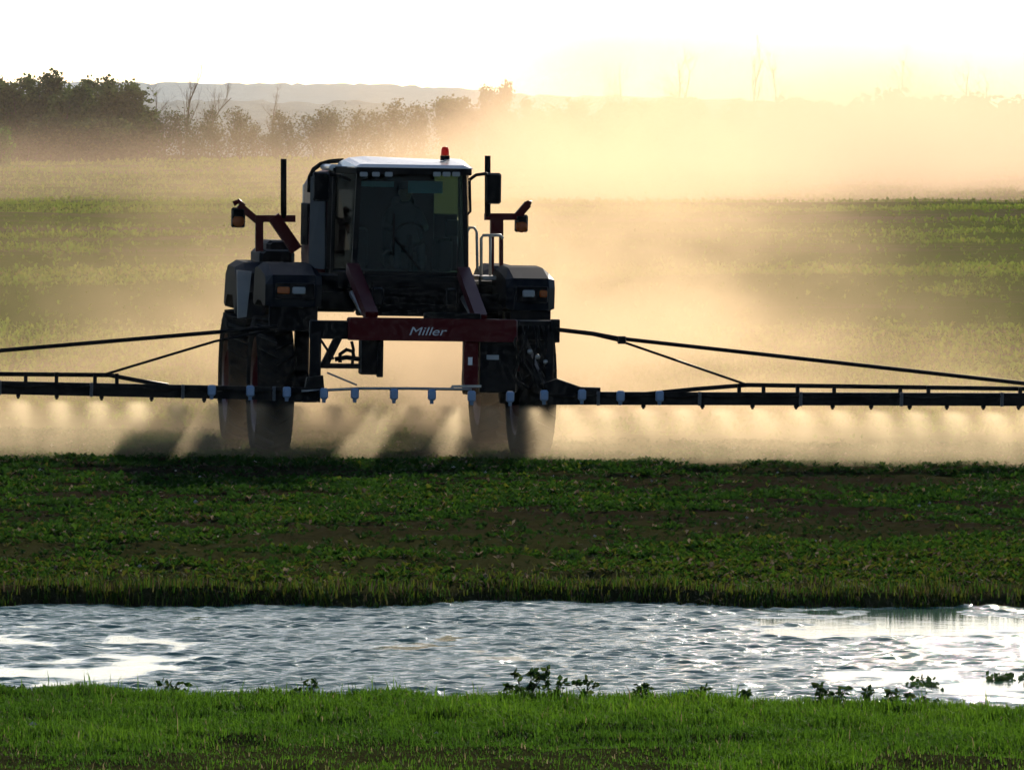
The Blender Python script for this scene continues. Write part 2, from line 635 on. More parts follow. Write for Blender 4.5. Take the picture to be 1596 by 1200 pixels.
# --- chassis
mb = MB()
for sx in (-1, 1):
    mb.box(sx * .48 - .07, sx * .48 + .07, -.9, 5.0, 1.95, 2.2, .02)
for y in (-.75, 1.4, 2.8, 4.8):
    mb.box(-.55, .55, y - .07, y + .07, 1.98, 2.17, .015)
chassis = part('chassis', 'black_paint')(mb)
for y in (0.0, 4.0):
    mb = MB()
    mb.box(-1.40, 1.40, y - .10, y + .10, 1.90, 2.12, .02)
    mb.box(-.6, .6, y - .2, y + .2, 2.05, 2.2, .02)
    ax = part('axle', 'black_paint')(mb)
    for sx in (-1, 1):
        mb = MB()
        mb.box(sx * 1.36 - .09, sx * 1.36 + .09, y - .11, y + .11, .80, 2.0, .02)
        mb.tube([(sx * 1.36, y + .16, 1.15), (sx * 1.36, y + .16, 2.05)], .055, 10)
        mb.lathe([(0, -.16), (.2, -.16), (.22, -.05), (.22, .1), (.15, .14), (0, .14)], (sx * 1.40, y, .9), 'X', 18)
        part('strut', 'black_paint', ax)(mb)

# --- wheels: hub with tyre and rim
def tyre_mesh(r, w):
    mb = MB()
    h = w / 2
    prof = [(.60, -h * .72), (.66, -h * .92), (.76, -h), (.84, -h * .97), (r - .055, -h * .80), (r - .045, -h * .4), (r - .043, 0), (r - .045, h * .4), (r - .055, h * .80), (.84, h * .97), (.76, h), (.66, h * .92), (.60, h * .72)]
    prof = [(a * (r / .9) if a < .7 else a, t) for a, t in prof]
    mb.lathe(prof, (0, 0, 0), 'X', 48)
    n = 26
    for s in (-1, 1):
        for k in range(n):
            a0 = 2 * math.pi * (k + (.5 if s > 0 else 0)) / n
            pts = []
            for t, xx in ((0, -.01 * s), (.5, .52 * h * s), (1, .95 * h * s)):
                a = a0 + t * .17
                for da, rr in ((-.022, r - .06), (.022, r - .06), (.022, r - .003 * (1 + 8 * t)), (-.022, r - .003 * (1 + 8 * t))):
                    pts.append((xx, (rr) * math.cos(a + da), rr * math.sin(a + da)))
            fs = [(3, 2, 1, 0), (8, 9, 10, 11)]
            for q in (0, 4):
                for i in range(4):
                    j = (i + 1) % 4
                    fs.append((q + i, q + j, q + 4 + j, q + 4 + i))
            mb.add(pts, fs)
    return mb


TY = tyre_mesh(.91, .48)
tyre_me = rim_me = hub_me = None
for y in (0.0, 4.0):
    for sx in (-1, 1):
        c = (sx * 1.70 - .06, y, .91)
        if tyre_me is None:
            hub = MB().lathe([(0, -.12), (.14, -.12), (.17, -.08), (.17, .06), (.1, .12), (0, .12)], (0, 0, 0), 'X', 18).build('wheel', 'black_paint', sprayer)
            ty = TY.build('tyre', 'rubber', hub)
            rm = MB()
            rm.lathe([(.62, -.20), (.60, -.19), (.55, -.14), (.54, .0), (.55, .14), (.60, .19), (.62, .20)], (0, 0, 0), 'X', 36)
            rm.lathe([(.16, .03), (.3, .07), (.46, .05), (.545, .0), (.545, -.02), (.46, .03), (.3, .05), (.16, .01)], (0, 0, 0), 'X', 36)
            for k in range(10):
                a = 2 * math.pi * k / 10
                rm.lathe([(0, .09), (.018, .09), (.018, .03)], (0, .24 * math.cos(a), .24 * math.sin(a)), 'X', 6, False)
            rim = rm.build('rim', 'red_paint', hub)
            tyre_me, rim_me, hub_me = ty.data, rim.data, hub.data
        else:
            hub = link(bpy.data.objects.new('wheel', hub_me), sprayer)
            link(bpy.data.objects.new('tyre', tyre_me), hub)
            link(bpy.data.objects.new('rim', rim_me), hub)
        hub.location = c
        if sx < 0: hub.rotation_euler = (random.uniform(0, 1), 0, math.pi)
        else: hub.rotation_euler = (random.uniform(0, 1), 0, 0)

# --- fenders
def fender(sx, x0, x1, u_lights):
    mb = MB()
    prof = [(-.95, 1.93), (-.98, 2.22), (-.92, 2.34), (-.30, 2.47), (.35, 2.49), (.62, 2.44), (.72, 2.30), (.80, 1.95), (.62, 1.90), (.25, 1.95), (-.35, 1.95), (-.7, 1.90)]
    mb.prism(prof, x0, x1, .09, 'X')
    fd = part('front_fender', 'fender_paint')(mb)
    # dark light panel set into the front
    mb = MB().box(x0 + .12, x1 - .10, -1.0, -.955, 2.03, 2.24, .012)
    part('light_panel', 'black_plastic', fd)(mb)
    for (uu, w, mat, nm) in u_lights:
        xc = X(uu, -1.0)
        MB().box(xc - w / 2, xc + w / 2, -1.035, -.995, 2.10, 2.19, .015).build(nm, mat, fd)
    mb = MB()                        # mud skirt under the fender
    mb.box(x0 + .05, x1 - .05, -.90, -.86, 1.62, 1.96, .01)
    part('mud_flap', 'black_plastic', fd)(mb)
    return fd


fender(-1, -1.93, -1.20, [(441, .16, 'amber_lens', 'turn_light'), (465, .17, 'clear_lens', 'headlight')])
fender(1, 1.19, 1.82, [(846, .10, 'amber_lens', 'turn_light'), (823, .16, 'clear_lens', 'headlight')])
for sx in (-1, 1):
    mb = MB()
    prof = [(3.05, 1.70), (2.98, 2.05), (3.08, 2.30), (3.3, 2.44), (4.4, 2.46), (4.75, 2.3), (4.95, 1.85), (4.75, 1.80), (4.5, 1.98), (3.5, 1.98), (3.2, 1.72)]
    a, b = sorted((sx * 1.93, sx * 1.42))
    mb.prism(prof, a, b, .12, 'X')
    rf = part('rear_fender', 'fender_paint')(mb)
    if sx < 0:
        p = [P(369, 421, 2.93), P(392, 423, 2.93), P(384, 494, 2.93), P(370, 496, 2.93)]
        MB().prism([(q.x, q.z) for q in p], 2.90, 2.965, .006).build('tool_box_panel', 'grey_panel', rf)
        mb = MB().box(-1.62, -1.15, 3.1, 4.4, 2.40, 2.62, .05)
        mb.box(-1.52, -1.15, 3.2, 4.2, 2.55, 2.74, .05)
        mb.build('filter_housing', 'black_plastic', rf)

# --- cab
CF, CB = -.60, 1.15                      # front and back of the cab
zb, zt = 2.22, Z(270, -.6)
mb = MB()
floor = [(-.80, CF), (.74, CF), (.86, .5), (.86, CB), (-.90, CB), (-.94, .5)]
mb.prism(floor, 2.16, 2.40, .02, 'Z')
posts = [((-.76, CF), (-.70, CF + .08), .065), ((.70, CF), (.66, CF + .08), .06), ((-.93, .45), (-.91, .45), .055), ((.83, .45), (.81, .45), .05), ((-.90, CB), (-.88, CB), .08), ((.84, CB), (.82, CB), .07)]
for (a, b, w) in posts:
    mb.bar((a[0], a[1], 2.35), (b[0], b[1], zt + .05), w, w)
mb.box(-.86, .47, CB - .05, CB + .03, 2.35, zt, .01)
mb.box(.472, .78, CB - .05, CB + .03, 2.35, 3.14, .01)
mb.prism([(-.76, CF - .02), (.72, CF - .02), (.84, .5), (.84, CB), (-.90, CB), (-.92, .5)], zt - .02, zt + .07, .01, 'Z')
cab = part('cab', 'black_paint')(mb)


def pane(name, quad, mat='cab_glass', th=.008, parent=None):
    q = [Vector(p) for p in quad]
    n = (q[1] - q[0]).cross(q[3] - q[0]).normalized() * th
    vs = q + [p + n for p in q]
    mb = MB().add(vs, [(3, 2, 1, 0), (4, 5, 6, 7), (0, 1, 5, 4), (1, 2, 6, 5), (2, 3, 7, 6), (3, 0, 4, 7)])
    return mb.build(name, mat, parent or cab)


pane('windshield', [(-.73, CF, 2.40), (.67, CF, 2.40), (.63, CF + .08, zt), (-.67, CF + .08, zt)])
for sx in (-1, 1):
    o = .0 if sx < 0 else -.085
    gm = 'side_glass' if sx < 0 else 'cab_glass'
    pane('side_window', [(sx * .77 + o, CF + .05, 2.42), (sx * .93 + o, .42, 2.42), (sx * .91 + o, .42, zt), (sx * .72 + o, CF + .12, zt)], gm)
    if sx > 0: pane('rear_side_window', [(sx * .93 + o, .49, 2.42), (sx * .90 + o, CB - .05, 2.42), (sx * .88 + o, CB - .05, zt), (sx * .91 + o, .49, zt)], gm)
MB().prism([(.40, 2.40), (CB, 2.40), (CB, zt), (.40, zt)], -.935, -.905, .004, 'X').build('quarter_panel', 'cab_trim', cab)
pane('rear_window', [(.44, CB + .04, 3.10), (.83, CB + .04, 3.10), (.83, CB + .04, zt + .03), (.44, CB + .04, zt + .03)], 'rear_glass')
# grey panel paints the sky reflection of the side glass, angled to the front
mb = MB()
a0, a1, b0, b1 = P(481, 418, 1.05), P(506, 420, .62), P(506, 272, .62), P(484, 276, 1.05)
q = [a0, a1, b0, b1]
mb.add([*q, *[p + Vector((.03, .06, 0)) for p in q]], [(0, 1, 2, 3), (7, 6, 5, 4), (0, 4, 5, 1), (1, 5, 6, 2), (2, 6, 7, 3), (3, 7, 4, 0)])
part('reflection_panel', 'reflection_clamp_grey', cab)(mb)
# roof: white cap on a dark visor
mb = MB()
zr = Z(252, -.7)
rings = []
for (k, z) in ((.0, zt + .06), (0, zr - .075), (.03, zr - .03), (.10, zr), (.30, zr + .02)):
    up_ = 0 if z < zr - .05 else .04
    rings.append([(-.80 + k, -.80 + k, z - up_), (.74 - k, -.80 + k, z - up_), (.80 - k, .4, z + up_), (.80 - k, .95 - k, z + up_ * .3), (-.84 + k, .95 - k, z + up_ * .3), (-.84 + k, .4, z + up_)])
vs = [p for r in rings for p in r]
fs = [tuple(range(5, -1, -1)), tuple(24 + i for i in range(6))]
for k in range(4):
    for i in range(6):
        j = (i + 1) % 6
        fs.append((k * 6 + i, k * 6 + j, k * 6 + 6 + j, k * 6 + 6 + i))
mb.add(vs, fs)
roof = part('roof', 'white_paint', cab)(mb)
mb = MB().prism([(-.99, .45), (.86, .45), (.86, 1.28), (-1.02, 1.28)], Z(268, .6), Z(258, .6), .03, 'Z')
part('rear_roof', 'white_paint', cab)(mb)
mb = MB()
mb.prism([(-.77, -.815), (.725, -.815), (.75, -.5), (-.80, -.5)], zt - .02, Z(262, -.8), .01, 'Z')
visor = part('roof_visor', 'black_plastic', cab)(mb)
for uu in (567, 586, 606, 681, 696, 711):
    a = P(uu, 272, -.83)
    MB().box(a.x - .05, a.x + .05, -.845, -.80, a.z - .03, a.z + .03, .01).build('work_light', 'clear_lens', cab)
for (u0, u1, v1) in ((563, 614, 291), (636, 690, 301)):
    a, b = P(u0, v1, -.42), P(u1, 283, -.42)
    MB().box(a.x, b.x, -.42, -.41, a.z, b.z).build('sun_visor', 'visor_sky_blue', cab)
mb = MB().tube([(0.1, CF - .03, 2.42), (-.25, CF - .02, 2.85)], .012, 6)
mb.tube([(-.25, CF - .02, 2.6), (-.25, CF - .015, 3.15)], .014, 6)
part('wiper', 'black_plastic', cab)(mb)
# beacon
b = P(693.5, 247, .2)
mb = MB().lathe([(.0, -.03), (.062, -.03), (.062, .035), (0, .035)], b, 'Z', 16)
bc = part('beacon', 'black_plastic')(mb)
MB().lathe([(0, .036), (.052, .036), (.05, .11), (.035, .145), (0, .15)], b, 'Z', 16).build('beacon_lens', 'red_lens', bc)
# inside: seat, steering column, console
mb = MB()
mb.box(-.28, .28, .15, .62, 2.42, 2.66, .06)
mb.box(-.27, .27, .55, .70, 2.62, 3.18, .06)
mb.box(-.15, .15, .58, .68, 3.17, 3.36, .04)
part('driver_seat', 'seat_cloth', cab)(mb)
mb = MB().tube([(0, -.45, 2.4), (0, -.22, 2.86)], .035, 10)
th = [2 * math.pi * k / 20 for k in range(21)]
mb.tube([(.19 * math.cos(a), -.22 - .19 * math.sin(a) * .45, 2.87 + .19 * math.sin(a) * .85) for a in th], .016, 6, False)
part('steering_wheel', 'cab_trim', cab)(mb)
mb = MB().box(.38, .58, -.1, .6, 2.40, 2.82, .03)
mb.box(.45, .62, -.35, -.28, 2.85, 3.08, .02)
mb.tube([(.55, -.2, 2.8), (.53, -.3, 2.9)], .015, 6)
part('control_console', 'cab_trim', cab)(mb)
mb = MB().box(-.60, -.42, CB - .25, CB - .06, 2.40, 2.95, .03)
part('storage_box', 'cab_trim', cab)(mb)

# --- hood and tank behind the cab
mb = MB()
hz = Z(268, 1.6)
mb.prism([(-1.13, 2.2), (.88, 2.2), (.90, 2.4), (.80, hz - .75), (.46, hz - .5), (.40, hz - .06), (.30, hz), (-.90, hz), (-1.05, hz - .05), (-1.12, hz - .18), (-1.15, 2.6)], 1.32, 2.35, .03)
hood = part('engine_hood', 'red_paint')(mb)
mb = MB()
for k in range(7):
    mb.box(-1.17, -1.12, 1.45 + k * .12, 1.50 + k * .12, 2.7, 3.25, .01)
part('cooling_grille', 'black_plastic', hood)(mb)
mb = MB()
tz = Z(273, 3.0)
mb.prism([(-.85, 2.2), (.72, 2.2), (.84, 2.35), (.80, tz - .85), (.45, tz - .55), (.30, tz), (-.80, tz), (-.95, tz - .16), (-.95, 2.35)], 2.45, 4.25, .06)
tank = part('spray_tank', 'poly_tank')(mb)
mb = MB().lathe([(0, 0), (.22, 0), (.22, .09), (.18, .12), (0, .12)], (-.1, 3.4, tz), 'Z', 24)
part('tank_lid', 'black_plastic', tank)(mb)
# intake hose that arches up to the roof
mb = MB().tube([P(482, 300, 1.3), P(483, 276, 1.3), P(489, 264, 1.3), P(500, 256, 1.3), P(515, 252, 1.2), P(534, 250.5, 1.0)], .03, 8)
part('intake_hose', 'hose')(mb)
mb = MB().tube([(-.2, 2.35, 2.3), (-.6, 4.6, 2.5), (-.5, 4.7, 2.0)], .05, 8)
part('drain_hose', 'hose')(mb)

# --- boom rests with the amber lamps, tall posts
YR = 2.0
for side in (0, 1):
    mb = MB()
    if side == 0:
        mb.bar(P(460, 341, YR), P(398, 341, YR), .10, .09)
        mb.bar(P(426, 338, YR), P(462, 390, YR), .15, .16)
        mb.bar(P(404, 338, YR), P(404, 392, YR), .10, .10)
        mb.bar(P(408, 350, YR), P(372, 320, YR), .08, .09)
        mb.tube([P(364, 318, YR), P(372, 314, YR), P(380, 322, YR)], .035, 8)
        post, lamp = (442, 248, 340), (361, 383, 324, 355)
    else:
        mb.bar(P(755, 338, YR), P(816, 338, YR), .09, .09)
        mb.bar(P(804, 340, YR), P(823, 318, YR), .08, .10)
        mb.tube([P(816, 322, YR), P(823, 316, YR), P(828, 317, YR)], .03, 8)
        mb.bar(P(774, 340, YR), P(774, 366, YR), .17, .10)
        mb.bar(P(767, 360, YR), P(767, 440, YR), .045, .08)
        mb.bar(P(781, 360, YR), P(781, 440, YR), .05, .08)
        post, lamp = (760, 243, 338), (803, 824, 335, 362)
    rest = part('boom_rest', 'red_paint')(mb)
    MB().tube([P(post[0], post[2], YR - .02), P(post[0], post[1], YR - .02)], .04, 10).build('post', 'black_paint', rest)
    a, b = P(lamp[0], lamp[3], YR - .06), P(lamp[1], lamp[2], YR - .06)
    w = b.x - a.x
    h = b.z - a.z
    hs = MB().box(a.x, b.x, YR - .02, YR + .05, a.z, b.z, .02)
    hs.box(a.x + .02, b.x - .02, YR - .06, YR - .015, a.z + h * .55, b.z - .02, .01)
    hsg = hs.build('lamp_housing', 'black_plastic', rest)
    MB().lathe([(0, -.05), (.05, -.048), (.075, -.02), (.08, .0), (.08, .01), (0, .01)], ((a.x + b.x) / 2, YR - .025, a.z + h * .32), 'Y', 18).build('amber_lamp', 'amber_lens', hsg)
    MB().lathe([(0, .01), (.075, .01), (.07, .04), (0, .05)], ((a.x + b.x) / 2, YR + .045, a.z + h * .32), 'Y', 18).build('amber_lamp', 'amber_lens', hsg)

# --- mirrors
for (u0, u1, v0, v1, arm) in ((488, 514, 268, 314, [(546, 282), (530, 274), (514, 272)]), (758, 782, 270, 318, [(731, 281), (742, 273), (758, 271), (762, 276)])):
    mb = MB()
    pbox(mb, u0, u1, v0, v1, -.42, -.30, .025)
    mr = part('mirror', 'black_plastic')(mb)
    MB().tube([P(u, v, -.40) for u, v in arm], .022, 8).build('mirror_arm', 'black_paint', mr)
    a, b = P(u0, v1, -.3), P(u1, v0, -.3)
    MB().box(a.x + .02, b.x - .02, -.299, -.293, a.z + .02, b.z - .02).build('mirror_glass', 'mirror_glass', mr)

# --- ladder, platform and hand rails beside the cab
mb = MB()
mb.tube([P(727, 420, .3), P(728, 362, .3), P(732, 355, .3), P(739, 355, .3), P(743, 362, .3), P(744, 420, .3)], .018, 8)
part('hand_rail', 'rail_paint')(mb)
mb = MB().tube([P(732, 282, -.1), P(733, 330, -.1), P(729, 334, -.1), P(721, 334, -.1)], .018, 8)
part('grab_handle', 'black_paint')(mb)
mb = MB()
mb.tube([P(750, 430, .6), P(750, 372, .6), P(753, 367, .6), P(780, 367, .6), P(784, 372, .6)], .02, 8)
mb.tube([P(764, 367, .6), P(764, 432, .6)], .018, 8)
part('hand_rail', 'rail_paint')(mb)
mb = MB()
pbox(mb, 752, 790, 431, 436, .2, 1.3, .008)
pf = part('platform', 'rail_paint')(mb)
for k in range(4):
    mb = MB()
    pbox(mb, 748, 778, 446 + k * 14, 449 + k * 14, .35 - .02 * k, .5 - .02 * k, .004)
    part('ladder_step', 'black_paint', pf)(mb)
mb = MB()
mb.bar(P(748, 430, .45), P(748, 500, .40), .03, .05)
mb.bar(P(779, 430, .45), P(779, 500, .40), .03, .05)
part('ladder_rail', 'black_paint', pf)(mb)
mb = MB()
pbox(mb, 745, 790, 440, 500, .6, 2.0, .03)
part('battery_box', 'black_plastic')(mb)
mb = MB()
pbox(mb, 487, 556, 428, 486, .1, 1.6, .03)
part('fuel_tank', 'black_plastic')(mb)

# --- nose under the windshield: dark grille between two red lift arms
mb = MB()
pbox(mb, 556, 734, 432, 492, -.78, -.6, .02)
nose = part('front_panel', 'black_paint')(mb)
for k in range(5):
    mb = MB()
    pbox(mb, 580, 716, 441 + k * 9, 446 + k * 9, -.82, -.77, .006)
    part('grille_slat', 'black_plastic', nose)(mb)
YC = -2.05                                # depth of the boom's centre frame
for (a, b) in (((549, 418), (579, 494)), ((722, 424), (749, 498))):
    mb = MB()
    mb.bar(P(*a, -.72), P(*b, YC), .16, .14)
    la = part('lift_arm', 'red_paint')(mb)
    p0, p1 = P(a[0], a[1] + 40, -.75), P(b[0], b[1] + 14, YC)
    mb = MB().tube([p0, p0.lerp(p1, .6)], .045, 10).tube([p0.lerp(p1, .55), p1], .025, 10)
    part('lift_cylinder', 'steel', la)(mb)

# --- centre frame of the boom
mb = MB()
a, b = P(541, 530, YC), P(806, 498, YC)
mb.box(a.x, b.x, YC - .10, YC + .10, a.z, b.z, .02)
cross = part('boom_crossbar', 'red_paint')(mb)
mb = MB()
pbox(mb, 662, 750, 489, 497, YC - .06, YC + .1, .01)
part('crossbar_bracket', 'black_paint', cross)(mb)
# the maker's name on the bar
tc = bpy.data.curves.new('maker_lettering', 'FONT')
tc.body = 'Miller'
tc.size = .165
tc.shear = .28
tc.extrude = .002
tc.space_character = .98
to = bpy.data.objects.new('maker_lettering_source', tc)
COL.objects.link(to)
bpy.context.view_layer.update()
tme = bpy.data.meshes.new_from_object(to.evaluated_get(bpy.context.evaluated_depsgraph_get()))
bpy.data.objects.remove(to)
co_ = np.array([v.co[:] for v in tme.vertices])
l0, l1 = P(638, 522.5, YC - .103), P(697, 510.5, YC - .103)
sx_ = (l1.x - l0.x) / (co_[:, 0].max() - co_[:, 0].min())
sz_ = (l1.z - l0.z) / (co_[:, 1].max() - co_[:, 1].min())
for v in tme.vertices:
    x, yy, z = v.co
    v.co = (l0.x + (x - co_[:, 0].min()) * sx_, YC - .1005 - z, l0.z + (yy - co_[:, 1].min()) * sz_)
tme.materials.clear()
tme.materials.append(M['letter_paint'])
link(bpy.data.objects.new('maker_lettering', tme), cross)

mb = MB()                                 # left black frame and linkage
pbox(mb, 483, 543, 500, 528, YC - .06, YC + .08, .015)
mb.bar(P(492, 515, YC), P(490, 625, YC - .3), .15, .10)
mb.bar(P(527, 526, YC), P(504, 572, YC), .10, .10)
pbox(mb, 498, 563, 567, 574, YC - .05, YC + .05, .008)
mb.bar(P(500, 530, YC - .05), P(520, 560, YC - .05), .03, .03)
part('boom_frame', 'black_paint')(mb)
mb = MB()
pbox(mb, 562, 594, 528, 584, YC + .1, YC + .4, .02)
pbox(mb, 588, 598, 530, 588, YC + .08, YC + .2, .01)
vb = part('valve_block', 'black_plastic')(mb)
mb = MB()
mb.tube([P(530, 565, YC + .2), P(530, 552, YC + .2), P(540, 545, YC + .2), P(550, 548, YC + .2), P(552, 560, YC + .2)], .025, 8)
mb.tube([P(548, 532, YC + .2), P(551, 545, YC + .2), P(549, 570, YC + .2)], .02, 8)
mb.tube([P(522, 560, YC + .2), P(540, 557, YC + .2), P(562, 560, YC + .2)], .03, 8)
part('valve_hose', 'hose', vb)(mb)
mb = MB()                                 # right upright and plate
pbox(mb, 722, 746, 528, 606, YC - .05, YC + .12, .015)
up = part('boom_upright', 'red_paint')(mb)
a = P(733, 563, YC - .06)
MB().box(a.x - .028, a.x + .028, YC - .062, YC - .05, a.z - .05, a.z + .05, .004).build('reflector', 'reflector', up)
mb = MB()
pbox(mb, 747, 806, 529, 612, YC + .0, YC + .1, .015)
pl = part('boom_plate', 'black_paint')(mb)
a = P(768, 557, YC - .005)
MB().box(a.x - .08, a.x + .08, YC - .008, YC + .0, a.z - .03, a.z + .03, .003).build('name_plate', 'grey_panel', pl)
mb = MB()                                 # hydraulic clutter in front of the right wheel
pbox(mb, 806, 868, 500, 530, YC + .05, YC + .25, .02)
pbox(mb, 860, 873, 498, 534, YC - .05, YC + .12, .01)
mb.bar(P(858, 520, YC), P(856, 612, YC - .3), .09, .09)
mb.bar(P(812, 520, YC), P(846, 606, YC - .2), .08, .08)
part('fold_bracket', 'black_paint')(mb)
rr = random.Random(3)
for k in range(7):
    u0 = 806 + k * 8
    pts = [P(u0, 508, YC - .02), P(u0 + rr.uniform(-8, 10), 535, YC - .12), P(u0 + rr.uniform(-10, 14), 562, YC - .16), P(u0 + rr.uniform(-14, 10), 588, YC - .14), P(u0 + rr.uniform(-8, 14), 606, YC - .3)]
    MB().tube(pts, .018, 6).build('hydraulic_hose', 'hose', sprayer)
for k in range(3):
    a = P(826 + k * 12, 548 + k * 8, YC - .16)
    MB().lathe([(0, -.03), (.03, -.03), (.035, .0), (.03, .05), (0, .05)], a, 'Y', 8).build('hose_coupling', 'steel', sprayer)

# --- boom wings: beam, upper rail, braces, nozzles
YB = -2.60


def wing(name, label, A, B, ext, hgt, rail, braces, sign):
    a, b = P(*A, YB), P(*B, YB)
    d = (b - a)
    e = a + d * ext
    mb = MB()
    mb.bar(a, e, .12, hgt)
    wg = part(name, 'black_paint', label=label)(mb)
    pts = [P(u, v, YB) for (u, v) in rail]
    last = pts[-1] + d.normalized() * ((e - pts[-1]).length)
    mb = MB().tube(pts + [last], .028, 8)
    part('upper_rail', 'black_paint', wg)(mb)
    for (u, v0, v1) in braces:
        MB().bar(P(u, v0, YB - .03), P(u, v1, YB - .03), .045, .05).build('brace', 'black_paint', wg)
    return wg, a, e


wl_, la_, le_ = wing('boom_wing', None, (497, 614.5), (0, 604), 2.1, .165, [(262, 601), (215, 593), (170, 584.5), (0, 583)], [(88, 580, 613), (182, 582, 618), (148, 584, 606), (40, 582, 604)], -1)
wr_, ra_, re_ = wing('boom_wing', None, (852, 620.5), (1596, 622.5), 1.55, .165, [(1008, 614), (1082, 606.5), (1165, 600), (1596, 606)], [(1152, 598, 630), (1190, 602, 616), (1243, 600, 634), (1300, 604, 618), (1447, 601, 622), (1403, 605, 620), (1590, 604, 634)], 1)
# supply hose clipped along each wing
for wg, a0, e0 in ((wl_, la_, le_), (wr_, ra_, re_)):
    n_ = 44
    pts = []
    for k in range(n_ + 1):
        p = a0.lerp(e0, k / n_)
        pts.append(p + Vector((0, -.085, .045 - .035 * abs(math.sin(k * 1.05)))))
    MB().tube(pts, .016, 6).build('supply_hose', 'hose', wg)
    for k in range(3, n_, 6):
        p = a0.lerp(e0, k / n_)
        MB().box(p.x - .02, p.x + .02, p.y - .105, p.y - .058, p.z - .09, p.z + .09, .006).build('clamp', 'reflection_clamp_grey', wg)
# gussets where the wings hinge
mb = MB().prism([(p.x, p.z) for p in (P(846, 598, YB), P(868, 590, YB), P(905, 603, YB), P(935, 604, YB), P(935, 612, YB), P(850, 614, YB))], YB - .07, YB + .07, .01)
part('hinge_gusset', 'black_paint', wr_)(mb)
mb = MB().prism([(p.x, p.z) for p in (P(478, 588, YB), P(503, 585, YB), P(505, 608, YB), P(492, 627, YB), P(470, 627, YB))], YB - .07, YB + .07, .01)
part('hinge_gusset', 'black_paint', wl_)(mb)
mb = MB()
mb.tube([P(470, 610, YB - .08), P(560, 605.5, YB - .05), P(640, 605.5, YB - .05), P(735, 607, YB - .05)], .018, 8)
mb.tube([P(510, 581, YB + .2), P(556, 600, YB)], .012, 6)
mb.bar(P(704, 602, YB), P(750, 602, YB), .03, .03)
mb.bar(P(704, 602, YB), P(706, 607, YB), .03, .03)
part('spray_line', 'steel')(mb)
# pale nozzle bodies on the middle of the boom, dark ones further out
noz = None
for (u, v) in ((330, 609), (390, 610), (447, 612), (505, 614), (553, 614), (614, 615), (673, 616), (735, 618), (795, 619), (848, 617), (907, 616), (967, 618), (1028, 618)):
    c = P(u, v, YB - .12)
    if noz is None:
        nb_ = MB().box(-.05, .05, -.05, .04, -.065, .075, .02)
        nb_.lathe([(0, -.11), (.022, -.11), (.026, -.06), (.026, 0)], (0, 0, 0), 'Z', 10)
        noz = nb_.build('nozzle_body', 'nozzle_sky_plastic', sprayer)
        o = noz
    else:
        o = link(bpy.data.objects.new('nozzle_body', noz.data), sprayer)
    o.location = c
stub = None
for (p0, p1, wg, us) in ((la_, le_, wl_, [320, 344, 238, 160, 90, 30, -30, -90, -150, -210, -270, -330, -390, -450]), (ra_, re_, wr_, [1005, 1097, 1175, 1243, 1300, 1360, 1420, 1478, 1535, 1590, 1650, 1710, 1770, 1830, 1890])):
    for u in us:
        d = (p1 - p0)
        x = X(u, YB)
        t_ = (x - p0.x) / d.x
        c = p0 + d * t_
        if stub is None:
            sb = MB().box(-.026, .026, -.03, .03, -.115, -.07, .006)
            sb.lathe([(0, -.135), (.014, -.135), (.018, -.11)], (0, 0, 0), 'Z', 8)
            stub = sb.build('nozzle_stub', 'black_plastic', wg)
            o = stub
        else:
            o = link(bpy.data.objects.new('nozzle_stub', stub.data), wg)
        o.location = c
# stay rods that hold the wings
YS = -2.25
for pts, r in (([P(432, 509, YS), P(385, 514, YS), P(335, 518, YS), P(0, 546.5, YB), P(-420, 582, YB)], .026),
               ([P(432, 513, YS), P(335, 532, YS), P(165, 583, YB)], .016),
               ([P(868, 513.5, YS), P(925, 520, YS), P(965, 527.5, YS), P(1596, 597.5, YB), P(1700, 609, YB)], .026),
               ([P(868, 515, YS), P(925, 522, YS), P(968, 532, YS), P(1168, 601, YB)], .016)):
    MB().tube(pts, r, 8).build('stay_rod', 'black_paint', sprayer)
a = P(969, 530, YS)
MB().box(a.x - .05, a.x + .05, YS - .05, YS + .05, a.z - .05, a.z + .05, .01).build('rod_clevis', 'black_paint', sprayer)

# --- the driver, seated behind the wheel
def skin_figure(name, joints, edges, mat, root):
    me = bpy.data.meshes.new(name)
    me.from_pydata([j[0] for j in joints], edges, [])
    me.materials.append(M[mat])
    o = bpy.data.objects.new(name, me)
    link(o)
    md = o.modifiers.new('skin', 'SKIN')
    md.use_smooth_shade = True
    lay = me.skin_vertices[0].data if len(me.skin_vertices) else None
    if lay is None:
        bpy.context.view_layer.objects.active = o
        lay = me.skin_vertices[0].data
    for k, j in enumerate(joints):
        lay[k].radius = j[1]
        lay[k].use_root = (k == root)
    o.modifiers.new('smooth', 'SUBSURF').levels = 1
    o.modifiers['smooth'].render_levels = 2
    return o


J = [((0, .34, 2.74), (.16, .13)), ((0, .40, 2.95), (.15, .11)), ((0, .42, 3.16), (.17, .11)), ((0, .40, 3.27), (.06, .06)), ((0, .36, 3.38), (.08, .095)), ((0, .355, 3.47), (.075, .09)),
     ((-.17, .41, 3.17), (.07, .07)), ((-.26, .22, 2.96), (.05, .05)), ((-.17, -.06, 2.93), (.036, .04)), ((-.15, -.14, 2.96), (.035, .025)),
     ((.17, .41, 3.17), (.07, .07)), ((.26, .22, 2.96), (.05, .05)), ((.17, -.06, 2.93), (.036, .04)), ((.15, -.14, 2.96), (.035, .025)),
     ((-.12, .20, 2.72), (.10, .09)), ((-.16, -.10, 2.72), (.07, .07)), ((-.15, -.22, 2.48), (.05, .05)), ((-.15, -.36, 2.44), (.045, .035)),
     ((.12, .20, 2.72), (.10, .09)), ((.16, -.10, 2.72), (.07, .07)), ((.15, -.22, 2.48), (.05, .05)), ((.15, -.36, 2.44), (.045, .035))]
